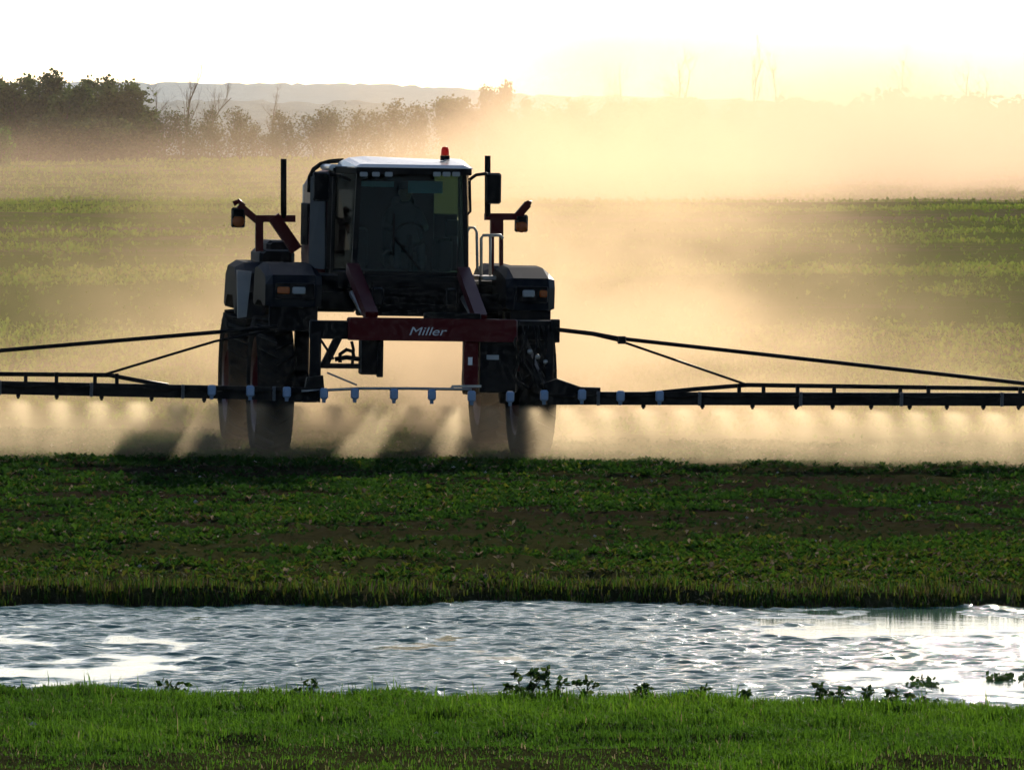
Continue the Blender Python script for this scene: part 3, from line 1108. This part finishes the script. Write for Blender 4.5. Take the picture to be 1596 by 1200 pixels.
E = [(0, 1), (1, 2), (2, 3), (3, 4), (4, 5), (2, 6), (6, 7), (7, 8), (8, 9), (2, 10), (10, 11), (11, 12), (12, 13), (0, 14), (14, 15), (15, 16), (16, 17), (0, 18), (18, 19), (19, 20), (20, 21)]
for s, wrist in ((-1, 9), (1, 13)):
    base = Vector(J[wrist][0])
    for k in range(4):
        i = len(J)
        dx = (-.03 + k * .02)
        J.append(((base.x + dx, base.y - .07, base.z + .015), (.010, .010)))
        J.append(((base.x + dx, base.y - .095 + .006 * abs(k - 1.5), base.z - .02), (.009, .009)))
        E += [(wrist, i), (i, i + 1)]
    i = len(J)
    J.append(((base.x - s * .045, base.y - .03, base.z + .01), (.011, .011)))
    J.append(((base.x - s * .05, base.y - .065, base.z + .02), (.009, .009)))
    E += [(wrist, i), (i, i + 1)]
person = skin_figure('person', J, E, 'cloth_dark', 0)
person.matrix_world = SM
tag(person, 'driver in dark clothes and cap seated behind the cab windshield', 'person')
mb = MB()                                  # face and cap
mb.lathe([(0, -.115), (.045, -.11), (.07, -.07), (.082, -.01), (.08, .05), (.06, .09), (0, .11)], (0, .335, 3.41), 'Z', 16)
mb.add([(-.016, .262, 3.385), (.016, .262, 3.385), (0, .235, 3.388), (0, .258, 3.43)], [(0, 1, 2), (0, 2, 3), (1, 3, 2)])
mb.box(-.025, .025, .252, .26, 3.345, 3.352)
for sx in (-1, 1):
    mb.box(sx * .03 - .012, sx * .03 + .012, .25, .262, 3.425, 3.437)
    mb.box(sx * .083 - .008, sx * .083 + .008, .33, .365, 3.385, 3.445, .004)
mb.build('face', 'skin', person)
mb = MB().lathe([(.088, 0), (.09, .03), (.078, .075), (.04, .10), (0, .105)], (0, .345, 3.455), 'Z', 16)
mb.prism([(-.07, .28), (.07, .28), (.055, .18), (-.055, .18)], 3.455, 3.465, 0, 'Z')
mb.build('cap', 'cloth_dark', person)

# ------------------------------------------------------------------ trees beyond the field
def tree_meshes(seed, h, spread, leaves, leaf_size, leaf_mat, bare, droop=.0, stems=1, low=0.0):
    """one tree of height h: (trunk mesh, crown mesh); crown = twigs and leaf-sized faces"""
    r = random.Random(seed)
    trunk, twigs = MB(), MB()
    tips = []

    def limb(p, d, length, rad, level, mb):
        n = 4 if level < 2 else 3
        pts, rs = [Vector(p)], [rad]
        dd = Vector(d)
        for k in range(n):
            dd = (dd + Vector((r.gauss(0, .14), r.gauss(0, .14), .06 + r.gauss(0, .07) - droop * level))).normalized()
            pts.append(pts[-1] + dd * (length / n))
            rs.append(max(rad * (1 - .75 * (k + 1) / n), .006))
        mb.tube(pts, rs, 6 if level == 0 else (4 if level == 1 else 3), False)
        if level == (3 if bare else 2):
            tips.extend(pts[1:])
            return
        kids = (9 if bare else 11) if level == 0 else (5 if level == 1 else 4)
        for k in range(kids):
            t = (.22 + .76 * (k + r.random()) / kids) if level == 0 else (.3 + .7 * r.random())
            i = min(int(t * n), n - 1)
            q = pts[i].lerp(pts[i + 1], t * n - i)
            a = r.uniform(0, 6.28)
            out = Vector((math.cos(a), math.sin(a), 0))
            up = r.uniform(.35, .9) if level == 0 else r.uniform(.0, .8)
            nd = (out * spread + Vector((0, 0, up)) + dd * .3).normalized()
            ln = length * (r.uniform(.30, .48) if level == 0 else r.uniform(.35, .6)) * (1.15 - .6 * t if level == 0 else 1)
            limb(q, nd, ln, rs[i] * (.5 if level == 0 else .55), level + 1, trunk if level == 0 and not bare else twigs)

    for s in range(stems):
        off = Vector((r.uniform(-.3, .3), r.uniform(-.2, .2), 0)) if stems > 1 else Vector((0, 0, 0))
        d = Vector((r.gauss(0, .1 + .25 * (stems > 1)), r.gauss(0, .1), 1)).normalized()
        limb(off, d, h * r.uniform(.82, .95) if stems > 1 else h * .92, h * .018, 0, trunk)
    trunk.tube([(0, 0, -.4), (0, 0, .25)], [h * .024, h * .019], 6, False)
    tv = np.array(tips)
    nl = leaves
    me_l = None
    if nl:
        g = np.random.default_rng(seed)
        base = tv[g.integers(0, len(tv), nl)] + g.normal(0, .11 + .015 * h, (nl, 3))
        base[:, 2] = np.abs(base[:, 2] - (g.random(nl) < low) * g.uniform(0, 1, nl) * base[:, 2])
        lv, lf, lt = leaf_faces(g, base, leaf_size)
    b = len(twigs.v)
    verts = np.array(twigs.v, float).reshape(-1, 3)
    quads = [f for f in twigs.f]
    me = bpy.data.meshes.new('crown')
    allv = twigs.v + ([tuple(p) for p in lv] if nl else [])
    allf = quads + ([tuple(int(i) + b for i in f) for f in lf] if nl else [])
    me.from_pydata(allv, [], allf)
    me['zmax'] = max(p[2] for p in allv)
    tint = np.concatenate([np.zeros(len(quads)), lt if nl else np.zeros(0)])
    at_ = me.attributes.new('tint', 'FLOAT', 'FACE')
    at_.data.foreach_set('value', tint.astype(np.float32))
    me.materials.append(M['twig'])
    me.materials.append(M[leaf_mat])
    me.polygons.foreach_set('material_index', np.concatenate([np.zeros(len(quads), int), np.ones(len(allf) - len(quads), int)]).astype(np.int32))
    tm = bpy.data.meshes.new('trunk')
    tm.from_pydata(trunk.v, [], trunk.f)
    tm.materials.append(M['bark'])
    return tm, me


def leaf_faces(g, base, size, flat=0.0):
    """diamond leaves with random directions at base points"""
    n = len(base)
    d = g.normal(0, 1, (n, 3)); d[:, 2] *= (1 - flat); d /= np.linalg.norm(d, axis=1)[:, None]
    s = g.normal(0, 1, (n, 3)); s -= d * (s * d).sum(1)[:, None]; s /= np.linalg.norm(s, axis=1)[:, None]
    L = (size * g.uniform(.6, 1.4, n))[:, None]
    Wd = L * .32
    v = np.stack([base, base + d * L * .5 + s * Wd, base + d * L, base + d * L * .5 - s * Wd], 1).reshape(-1, 3)
    f = np.arange(n * 4).reshape(n, 4)
    return v, f, g.random(n)


TREE_KINDS = {
    'dense': [tree_meshes(11 + k, 6.0, 1.0, 4200, .28, 'tree_leaf', False, stems=2, low=.35) for k in range(4)],
    'bush': [tree_meshes(31 + k, 3.0, 1.3, 1700, .26, 'tree_leaf', False, stems=3, low=.5) for k in range(3)],
    'sparse': [tree_meshes(51 + k, 4.0, .9, 1700, .19, 'pale_leaf', False, stems=3, low=.5) for k in range(4)],
    'bare': [tree_meshes(71 + k, 7.5, .75, 0, .1, 'tree_leaf', True) for k in range(4)],
    'pole': [tree_meshes(91 + k, 8.0, .28, 0, .1, 'tree_leaf', True) for k in range(2)],
    'bright': [tree_meshes(95, 2.6, 1.2, 1500, .22, 'bright_leaf', False, stems=3, low=.5)],
}
KIND_H = {'dense': 6.0, 'bush': 3.0, 'sparse': 4.0, 'bare': 7.5, 'pole': 8.0, 'bright': 2.6}
ORD = 'first second third fourth fifth sixth seventh eighth ninth tenth eleventh twelfth thirteenth fourteenth fifteenth sixteenth seventeenth eighteenth nineteenth twentieth'.split()
ORD += ['twenty-' + o for o in ORD[:9]]
tr_rng = random.Random(12)


def tree(kind, u, vtop, y, name, label, group, idx, wide=1.0):
    x = (u - W_PX / 2) / F_PX * y
    z = float(ground_z(np.array([x]), np.array([y]))[0])
    top = CAM_H + (235 - vtop) / F_PX * y
    ms = TREE_KINDS[kind]
    tm, cm = ms[idx % len(ms)]
    zmax = cm["zmax"]
    s = (top - z) / zmax
    root = bpy.data.objects.new(name, None)
    root.location = (x, y, z)
    root.rotation_euler = (0, 0, tr_rng.uniform(0, 6.28))
    root.scale = (s * wide, s * wide, s)
    link(root)
    link(bpy.data.objects.new('trunk', tm), root)
    link(bpy.data.objects.new('crown', cm), root)
    tag(root, label, 'bush' if 'bush' in name or 'shrub' in name else 'tree', group)
    return root


TL = [
    # dense dark clump at the left
    ('dense', [(4, 118, 612, 1.0), (38, 112, 606, 1.1), (70, 106, 610, 1.1), (102, 116, 604, 1.1), (132, 117, 612, 1.0), (160, 124, 606, 1.1), (186, 115, 612, .9), (212, 140, 606, 1.0), (20, 135, 622, 1.2), (86, 132, 620, 1.2), (146, 138, 622, 1.2), (-30, 115, 610, 1.1)],
     'leafy_tree', 'dark leafy tree, {} from the left in the dense clump', 'dense dark trees at the left'),
    ('bush', [(12, 185, 598, 1.2), (48, 190, 596, 1.3), (82, 178, 598, 1.3), (118, 188, 595, 1.3), (150, 180, 598, 1.3), (182, 192, 596, 1.3), (208, 182, 599, 1.3), (228, 175, 600, 1.2)],
     'leafy_bush', 'low dark bush, {} from the left under the dense trees', 'bushes under the dense trees'),
    ('sparse', [(256, 172, 606, 1.0), (282, 165, 604, 1.0), (326, 160, 608, .9), (348, 186, 600, 1.1), (372, 165, 604, 1.0), (402, 190, 602, 1.2), (428, 182, 606, 1.2), (462, 165, 606, 1.1), (498, 170, 604, 1.2), (524, 163, 606, 1.1), (556, 160, 604, 1.2), (590, 168, 606, 1.2), (622, 152, 606, 1.1), (652, 156, 606, 1.0), (305, 205, 598, 1.2), (440, 205, 598, 1.3)],
     'thin_shrub', 'thin pale-leaved shrub, {} from the left of the open hedge row', 'thin shrubs along the field edge'),
    ('dense', [(706, 150, 606, 1.1), (736, 146, 608, 1.2), (766, 124, 610, .8), (800, 146, 606, 1.1), (834, 150, 608, 1.1), (880, 150, 606, 1.0)],
     'dusty_tree', 'leafy tree veiled in golden dust, {} of the row right of the cab roof', 'trees veiled by dust'),
    ('bush', [(930, 158, 604, 1.4), (985, 152, 606, 1.4), (1040, 156, 604, 1.4), (1100, 150, 606, 1.4), (1160, 152, 604, 1.5), (1220, 148, 606, 1.5), (1285, 154, 604, 1.5), (1345, 150, 606, 1.5), (1410, 135, 604, 1.5), (1470, 148, 606, 1.5), (1530, 142, 604, 1.5), (1585, 146, 606, 1.5)],
     'dusty_bush', 'low bush almost lost in bright dust, {} from the left at far right', 'bushes lost in the dust'),
    ('bare', [(248, 122, 612, .8), (425, 130, 612, .7), (940, 98, 612, .8), (985, 92, 614, .8), (1048, 72, 612, 1.0), (1082, 84, 614, .9), (1226, 76, 612, .9), (1395, 62, 612, .6), (1510, 92, 612, .9), (1546, 104, 614, .9)],
     'bare_tree', 'bare branching tree, {} from the left on the skyline', 'bare trees on the skyline'),
    ('pole', [(290, 94, 612, 1.0), (312, 118, 614, .8), (1171, 48, 612, .8)],
     'slender_tree', 'tall slender leafless tree, {} from the left above the tree line', 'slender leafless trees'),
    ('bright', [(-2, 190, 560, 1.0)], 'green_bush', 'fresh green bush cut off by the left edge of the picture', None),
]
for kind, spots, name, lab, grp in TL:
    order = sorted(range(len(spots)), key=lambda i: spots[i][0])
    for rank, i in enumerate(order):
        u, vt, y, wd = spots[i]
        tree(kind, u, vt, y, name, lab.format(ORD[rank]), grp, i, wd)

# ------------------------------------------------------------------ ground cover
def inside_pond(x, y, m=.0):
    return (y > shore_near(x) - m) & (y < shore_far(x) + m)


def blades(n, x, y, hgt, wid, lean, seed, name, mat, tint, label, cat):
    """grass blades: a bent strip of two quads each"""
    g = np.random.default_rng(seed)
    z = ground_z(x, y) - .01
    a = g.uniform(0, 2 * np.pi, n)
    dx, dy = np.cos(a), np.sin(a)
    b = np.stack([x, y, z], 1)
    out = np.stack([dx, dy, 0 * dx], 1)
    sd = np.stack([-dy, dx, 0 * dx], 1) * (wid / 2)[:, None]
    ln = (hgt * lean)[:, None]
    H = hgt[:, None]
    up = np.array([[0, 0, 1.0]])
    m = b + out * ln * .3 + up * H * .6
    t = b + out * ln + up * H * (1 - .25 * lean[:, None])
    v = np.stack([b - sd, b + sd, m + sd * .8, m - sd * .8, t], 1).reshape(-1, 3)
    k = np.arange(n)[:, None] * 5
    tri = np.concatenate([k + [[0, 1, 2]], k + [[0, 2, 3]], k + [[3, 2, 4]]], 0)
    tn = np.tile(tint, 3)
    o = link(bpy.data.objects.new(name, np_mesh(name, v, tri, mat, False, {'tint': tn})))
    tag(o, label, cat, kind='stuff')
    return o


def leaf_tufts(x, y, per, size, seed, name, mat, tint, label, cat, rise=.55):
    """small broad-leaved plants: per diamond leaves each, spreading from one root"""
    g = np.random.default_rng(seed)
    n = len(x)
    z = ground_z(x, y)
    b = np.repeat(np.stack([x, y, z], 1), per, 0)
    N = n * per
    a = g.uniform(0, 2 * np.pi, N)
    el = g.uniform(.15, 1.2, N) * rise * 1.6
    d = np.stack([np.cos(a) * np.cos(el), np.sin(a) * np.cos(el), np.sin(el)], 1)
    s = np.stack([-np.sin(a), np.cos(a), g.normal(0, .25, N)], 1)
    L = (np.repeat(size, per) * g.uniform(.6, 1.3, N))[:, None]
    Wd = L * g.uniform(.14, .30, N)[:, None]
    up = np.array([[0, 0, 1.0]])
    v = np.stack([b, b + d * L * .55 + s * Wd + up * L * .06, b + d * L - up * L * .08, b + d * L * .55 - s * Wd + up * L * .06], 1).reshape(-1, 3)
    f = np.arange(N * 4).reshape(N, 4)
    tn = np.clip(np.repeat(tint, per) + g.normal(0, .08, N), 0, 1)
    o = link(bpy.data.objects.new(name, np_mesh(name, v, f, mat, False, {'tint': tn})))
    tag(o, label, cat, kind='stuff')
    return o


g = np.random.default_rng(21)
# near bank: thick spring grass
n = 300000
x = g.uniform(-5.6, 5.6, n); y = g.uniform(54, 66.2, n)
keep = ~inside_pond(x, y, -.12)
edge = shore_near(x) - y                       # metres from the water
lush = vnoise(x * .8 + 5, y * .35, 41) * .6 + vnoise(x * 2.5, y * 1.2, 42) * .4
bare_ = sstep(3.6, 6.2, edge + 2.2 * (lush - .5)) * sstep(.30, .62, vnoise(x * 1.1 + 9, y * .5 + 2, 43) + .12)
keep &= g.random(n) > bare_ * .82
x, y, edge, lush, bare_ = (q[keep] for q in (x, y, edge, lush, bare_))
n = len(x)
hgt = (.025 + .07 * lush + .045 * g.random(n) ** 2 + .10 * (g.random(n) < .010)) * (1 - .5 * bare_)
tint = np.clip(.10 + 1.0 * (lush - .25) + g.normal(0, .16, n) - .25 * bare_, 0, .88)
tint = np.where(g.random(n) < .02 + .06 * bare_, g.uniform(.9, 1, n), tint)
blades(n, x, y, hgt, g.uniform(.005, .011, n), g.uniform(.1, .8, n), 22, 'grass', 'grass_leaf', tint, 'bright green grass along the near bank of the pond', 'grass')

# the field between pond and machine: seedlings, weeds, old straw
n = 112000
x = g.uniform(-9.5, 9.5, n); y = g.uniform(81, 121, n)
strip = vnoise(x * .25 + 3, y * .28, 44) * .55 + vnoise(x * 1.2, y * .9, 45) * .45
keep = (~inside_pond(x, y, -.1)) & (g.random(n) < .10 + 1.0 * sstep(.38, .62, strip))
x, y, strip = x[keep], y[keep], strip[keep]
n = len(x)
tint = np.clip(.15 + .9 * (strip - .2) + g.normal(0, .12, n), 0, .80)
tint = np.clip(tint + .16 * sstep(104, 88, y) * (strip > .42), 0, .82)
tint = np.where((y < 85) & (g.random(n) < .5), g.uniform(.72, .9, n), tint)
tint = np.where(g.random(n) < .08, g.uniform(.88, .94, n), tint)
tint = np.where(g.random(n) < .004, 1.0, tint)
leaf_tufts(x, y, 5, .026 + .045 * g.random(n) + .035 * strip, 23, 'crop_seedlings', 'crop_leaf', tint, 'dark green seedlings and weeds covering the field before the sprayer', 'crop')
# tussocks overhanging the far bank
n = 15000
x = g.uniform(-9, 9, n); y = shore_far(x) + g.exponential(.5, n) - .12
hh = vnoise(x * 1.6, x * 0 + 3, 46) * .6 + .4 * vnoise(x * 6, y * 3, 50)
keepb = g.random(n) < .25 + 1.1 * sstep(.3, .6, vnoise(x * 3.3 + 4, y * 2, 51))
x, y, hh = x[keepb], y[keepb], hh[keepb]
n = len(x)
blades(n, x, y, .04 + .11 * hh + .04 * g.random(n), g.uniform(.008, .018, n), g.uniform(.2, .9, n), 24, 'bank_grass', 'crop_leaf', np.where(g.random(n) < .6, g.uniform(.78, .95, n), g.uniform(.5, .85, n)), 'rough brown and green tussocks on the far bank', 'grass')
# dark low weeds along the near water line
n = 900
x = g.uniform(-5.5, 5.5, n); y = shore_near(x) - .02 - g.exponential(.14, n)
cl = vnoise(x * 2.4, x * 0 + 8, 49)
keep = g.random(n) < sstep(.35, .7, cl) * (.12 + .88 * sstep(-.8, -1.8, x))
x, y, cl = x[keep], y[keep], cl[keep]
leaf_tufts(x, y, 7, .03 + .055 * cl * g.random(len(x)), 27, 'bank_weeds', 'weed_leaf', g.random(len(x)), 'dark low weeds fringing the near water line', 'weeds', .8)
# beyond the machine up to the crest
n = 105000
y = np.where(g.random(n) < .78, 121 + (338 - 121) * g.random(n) ** 1.2, g.uniform(336, 598, n))
x = g.uniform(-1, 1, n) * (798 / F_PX * y + 3)
strip = vnoise(x * .03 + 3, y * .085, 47) * .7 + vnoise(x * .4, y * .35, 48) * .3
keep = g.random(n) < .06 + 1.1 * sstep(.36, .60, strip)
x, y, strip = x[keep], y[keep], strip[keep]
n = len(x)
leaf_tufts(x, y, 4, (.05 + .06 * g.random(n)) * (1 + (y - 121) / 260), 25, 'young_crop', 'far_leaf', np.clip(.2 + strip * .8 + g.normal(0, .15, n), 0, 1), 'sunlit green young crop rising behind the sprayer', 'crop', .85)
# stones and clods
n = 70
x = g.uniform(-8, 8, n); y = np.where(g.random(n) < .75, g.uniform(83, 119, n), g.uniform(54, 61, n))
keep = ~inside_pond(x, y, .3)
x, y = x[keep], y[keep]
mb = MB()
for i in range(len(x)):
    s = random.uniform(.012, .034)
    z = float(ground_z(x[i:i + 1], y[i:i + 1])[0]) + .04
    vs = [(x[i] + s * random.uniform(.7, 1.2) * a, y[i] + s * random.uniform(.7, 1.2) * b, z + s * random.uniform(.5, .9) * c) for a, b, c in ((1, 0, 0), (0, 1, 0), (-1, 0, 0), (0, -1, 0), (0, 0, 1), (0, 0, -1))]
    mb.add(vs, [(0, 1, 4), (1, 2, 4), (2, 3, 4), (3, 0, 4), (1, 0, 5), (2, 1, 5), (3, 2, 5), (0, 3, 5)])
so = mb.build('field_stones', 'stone_pale')
tag(so, 'small pale stones scattered over the field', 'stones', kind='stuff')


# weeds standing against the water, each its own plant
def weed(u, v0, v1, seed, label, spreadf=1.0):
    g = np.random.default_rng(seed)
    yy = 64.4
    for _ in range(6):
        xx = (u - W_PX / 2) / F_PX * yy
        yy = float(shore_near(np.array([xx]))[0]) - .25
    xx = (u - W_PX / 2) / F_PX * yy
    z = float(ground_z(np.array([xx]), np.array([yy]))[0])
    h = max((CAM_H + (235 - v1) / F_PX * yy) - z, .14) * (1.6 if spreadf > 1.55 else 1.1)
    root = bpy.data.objects.new('weed_plant', None)
    root.location = (xx, yy, z)
    link(root)
    st = MB()
    pts_all = []
    for k in range(5 if spreadf > 1 else 3):
        d = Vector((g.normal(0, .38 * spreadf), g.normal(0, .3), 1)).normalized()
        pts = [Vector((g.normal(0, .02), 0, -.02))]
        L = h * g.uniform(.75, 1.08)
        for q in range(4):
            pts.append(pts[-1] + d * L / 4)
            d = (d + Vector((g.normal(0, .15), 0, -.04))).normalized()
        st.tube(pts, [.006, .005, .004, .003, .002], 4, False)
        pts_all += pts[1:] + [pts[-1]] * 2
    st.build('stem', 'twig', root)
    pv = np.array(pts_all)
    nl = 190 if spreadf > 1.55 else 90 if spreadf > 1.2 else 50
    base = pv[g.integers(0, len(pv), nl)] + g.normal(0, .006, (nl, 3))
    lv, lf, lt = leaf_faces(g, base, .05, .3)
    me = np_mesh('foliage', lv, lf, 'weed_leaf', False, {'tint': lt})
    link(bpy.data.objects.new('foliage', me), root)
    tag(root, label, 'weed', 'weeds on the near bank')


for (u, v0, v1, lab, sp) in (
        (824, 1094, 1056, 'largest bushy weed on the near bank, below the middle of the boom', 1.6),
        (868, 1094, 1070, 'small weed just right of the largest bushy weed', 1.0),
        (908, 1096, 1078, 'low weed second to the right of the largest bushy weed', 1.0),
        (990, 1098, 1078, 'thin upright weed standing alone right of centre on the bank', 1.0),
        (1085, 1100, 1080, 'dark bushy weed below the right boom wing', 1.5),
        (1145, 1100, 1086, 'short weed between the dark bushy weed and the twin weeds', 1.0),
        (1277, 1100, 1072, 'left one of the twin upright weeds on the right of the bank', 1.0),
        (1301, 1100, 1070, 'right one of the twin upright weeds on the right of the bank', 1.1),
        (1346, 1100, 1088, 'short weed just right of the twin upright weeds', 1.0),
        (1400, 1100, 1084, 'middle-sized weed on the bank toward the right', 1.0),
        (1452, 1100, 1088, 'leafy weed farthest right on the near bank', 1.0),
        (480, 1082, 1066, 'small dark weed on the left half of the near bank', 1.2),
        (262, 1070, 1058, 'low weed nearest the bright water at the left', 1.2)):
    weed(u, v0, v1, int(u), lab, sp)

# clumps of drowned weed that stick out of the water at the right
def clump(u, v, wpx, label, seed):
    g = np.random.default_rng(seed)
    y0 = F_PX * (CAM_H - WATER_Z) / (v - 235)
    x0 = (u - W_PX / 2) / F_PX * y0
    n = 70
    w = wpx / F_PX * y0
    base = np.stack([g.normal(0, w / 4, n), g.normal(0, .25, n), np.abs(g.normal(.0, .015, n))], 1)
    lv, lf, lt = leaf_faces(g, base, .06, .5)
    o = bpy.data.objects.new('water_weed', np_mesh('water_weed', lv, lf, 'weed_leaf', False, {'tint': lt}))
    o.location = (x0, y0, WATER_Z)
    link(o)
    tag(o, label, 'weed', 'weed clumps in the water')


clump(1565, 1058, 60, 'dark flat clump of weed in the water at the right edge', 5)
clump(1440, 1068, 40, 'small flat clump of weed left of the one at the right edge', 6)

# ------------------------------------------------------------------ air: haze, dust and spray
def volume_box(name, x0, x1, y0, y1, z0, z1, mat, label, cat):
    vs = [(x, y, z) for z in (z0, z1) for y in (y0, y1) for x in (x0, x1)]
    me = bpy.data.meshes.new(name)
    me.from_pydata(vs, [], [(0, 2, 3, 1), (4, 5, 7, 6), (0, 1, 5, 4), (2, 6, 7, 3), (0, 4, 6, 2), (1, 3, 7, 5)])
    me.materials.append(M[mat])
    o = link(bpy.data.objects.new(name, me))
    tag(o, label, cat, kind='stuff')
    return o


t = NT('haze_air')
t.vol(t.n('VolumePrincipled', Color=(.74, .87, 1.0), Density=.000035, Anisotropy=.3))
volume_box('haze', -2200, 2200, -450, 13200, -24, 116, 'haze_air', 'thin pale evening haze over the whole field', 'haze')


def fill(t, albedo, den, aniso):
    """scattering and absorbing grains of one albedo"""
    a = t.n('VolumeScatter', Color=albedo, Density=den, Anisotropy=aniso)
    b = t.n('VolumeAbsorption', Color=albedo, Density=den)
    s = t.n('AddShader')
    t.t.links.new(a.outputs[0], s.inputs[0]); t.t.links.new(b.outputs[0], s.inputs[1])
    t.vol(s)


def dust_mat(name, build, color, aniso, step):
    t = NT(name)
    geo = t.n('NewGeometry')
    s = t.n('SeparateXYZ', Vector=geo.outputs['Position'])
    den = build(t, geo.outputs['Position'], s.outputs['X'], s.outputs['Y'], s.outputs['Z'])
    fill(t, color, den, aniso)
    t.m.cycles.volume_step_rate = step


def mr(t, v, a, b, c=0.0, d=1.0, smooth=True):
    nd = t.n('MapRange', Value=v)
    nd.interpolation_type = 'SMOOTHSTEP' if smooth else 'LINEAR'
    for i, q in enumerate((a, b, c, d)):
        t.set(nd.inputs[i + 1], q)
    return nd.outputs[0]


def vscale(t, pos, s, off=(0, 0, 0)):
    mp = t.n('Mapping', Vector=pos)
    mp.inputs['Scale'].default_value = s
    mp.inputs['Location'].default_value = off
    return mp.outputs[0]


def mul(t, *a):
    r = a[0]
    for b in a[1:]:
        r = t.math('MULTIPLY', r, b)
    return r


def near_dust(t, pos, x, y, z):
    # height over the rising ground
    g = t.math('MULTIPLY', t.math('MAXIMUM', t.math('SUBTRACT', y, 122.0), 0.0), .0098)
    h = t.math('SUBTRACT', z, g)
    d = t.math('SUBTRACT', y, 113.0)                       # metres behind the front axle
    top = t.math('ADD', 1.3, t.math('MULTIPLY', d, .075))  # the cloud grows as it ages
    vert = t.math('POWER', 2.718, t.math('MULTIPLY', t.math('DIVIDE', h, top), -1.5))
    xc = t.math('ADD', -.6, t.math('MULTIPLY', d, .03))   # carried to the right by the wind
    wd = t.math('ADD', 3.4, t.math('MULTIPLY', d, .006))
    gauss = lambda q: t.math('POWER', 2.718, t.math('MULTIPLY', t.math('MULTIPLY', q, q), -1.0))
    lat = gauss(t.math('DIVIDE', t.math('SUBTRACT', x, xc), wd))
    left = gauss(t.math('DIVIDE', t.math('ADD', x, 6.0), 6.5))
    low = mul(t, t.math('POWER', 2.718, t.math('MULTIPLY', h, -1.6)), mr(t, d, 6.0, 26.0, 1.0, 0.0), mr(t, d, -.6, 3.0), .34)
    nz = t.noise(vscale(t, pos, (.26, .09, .40)), 1.0, 3, .6, .7)
    nn = mr(t, nz, .38, .64, .05, 1.75)
    start = mr(t, d, 3.0, 9.0)
    end = mr(t, d, 20.0, 68.0, 1.0, 0.0)
    base = mr(t, h, 5.0, 7.5, 1.0, 0.0)
    body = mul(t, start, vert, t.math('ADD', lat, t.math('MULTIPLY', left, .06)), end, base)
    return mul(t, t.math('ADD', body, low), nn, .135)


dust_mat('dust_near', near_dust, (.72, .535, .34), .55, 2.0)
volume_box('dust_cloud', -13, 17, 113.5, 196, -.6, 8.5, 'dust_near', 'golden dust churned up behind the sprayer wheels', 'dust')


def far_dust(t, pos, x, y, z):
    rx = mr(t, t.math('DIVIDE', x, y), -.018, .014)        # thick to the right of the machine, thin to the left
    thin = t.math('ADD', .14, t.math('MULTIPLY', rx, .9))
    topz = t.math('ADD', 3.2, t.math('MULTIPLY', rx, 3.4))
    nz = t.noise(vscale(t, pos, (.075, .02, .17)), 1.0, 3, .6, .8)
    hh = t.math('DIVIDE', t.math('SUBTRACT', z, t.math('MULTIPLY', t.math('SUBTRACT', nz, .5), 4.0)), topz)
    vert = mr(t, hh, .45, 1.9, 1.0, 0.0)
    nn = mr(t, nz, .34, .66, .35, 1.6)
    ends = mul(t, mr(t, y, 344.0, 372.0), mr(t, y, 560.0, 592.0, 1.0, 0.0))
    return mul(t, thin, vert, nn, ends, .014)


dust_mat('dust_far', far_dust, (.61, .45, .315), .55, 2.5)
volume_box('dust_cloud', -42, 60, 343, 593, .2, 16, 'dust_far', 'bright golden bank of dust drifting before the far trees', 'dust')


# spray under the boom: a fan from every nozzle that widens to the ground
t = NT('spray')
tc_ = t.n('TexCoord')
s = t.n('SeparateXYZ', Vector=tc_.outputs['Object'])
x, y, z = s.outputs['X'], s.outputs['Y'], s.outputs['Z']
wave = t.math('COSINE', t.math('MULTIPLY', t.math('SUBTRACT', x, X(1321, -2.75)), 2 * math.pi / .50))
wave = t.math('ADD', .5, t.math('MULTIPLY', wave, .5))
up = mr(t, z, .30, .78)                                    # 0 low, 1 just under the nozzles
fan = t.math('ADD', t.math('MULTIPLY', t.math('SUBTRACT', 1.0, up), .6), t.math('MULTIPLY', up, t.math('MULTIPLY', t.math('POWER', wave, 2.0), 1.7)))
nz = t.noise(vscale(t, tc_.outputs['Object'], (1.4, .8, 1.1)), 1.0, 2, .6, .3)
nn = mr(t, nz, .30, .68, .45, 1.2)
back = t.math('MULTIPLY', t.math('SUBTRACT', 1.0, up), 1.6)
thick = mul(t, mr(t, y, -3.25, -2.75), mr(t, y, -2.4, -1.1, 1.0, .0))
floor_ = mr(t, z, -.05, .25, .35, 1.0)
top_ = mr(t, z, .66, .76, 1.0, 0.0)
den = mul(t, fan, nn, thick, floor_, top_, .62)
fill(t, (.82, .67, .44), den, .55)
t.m.cycles.volume_step_rate = .3
sp = volume_box('spray_mist', -9.5, 11, -3.4, -.4, -.25, .80, 'spray', 'fine spray falling in fans from the boom nozzles', 'spray')
sp.matrix_world = SM
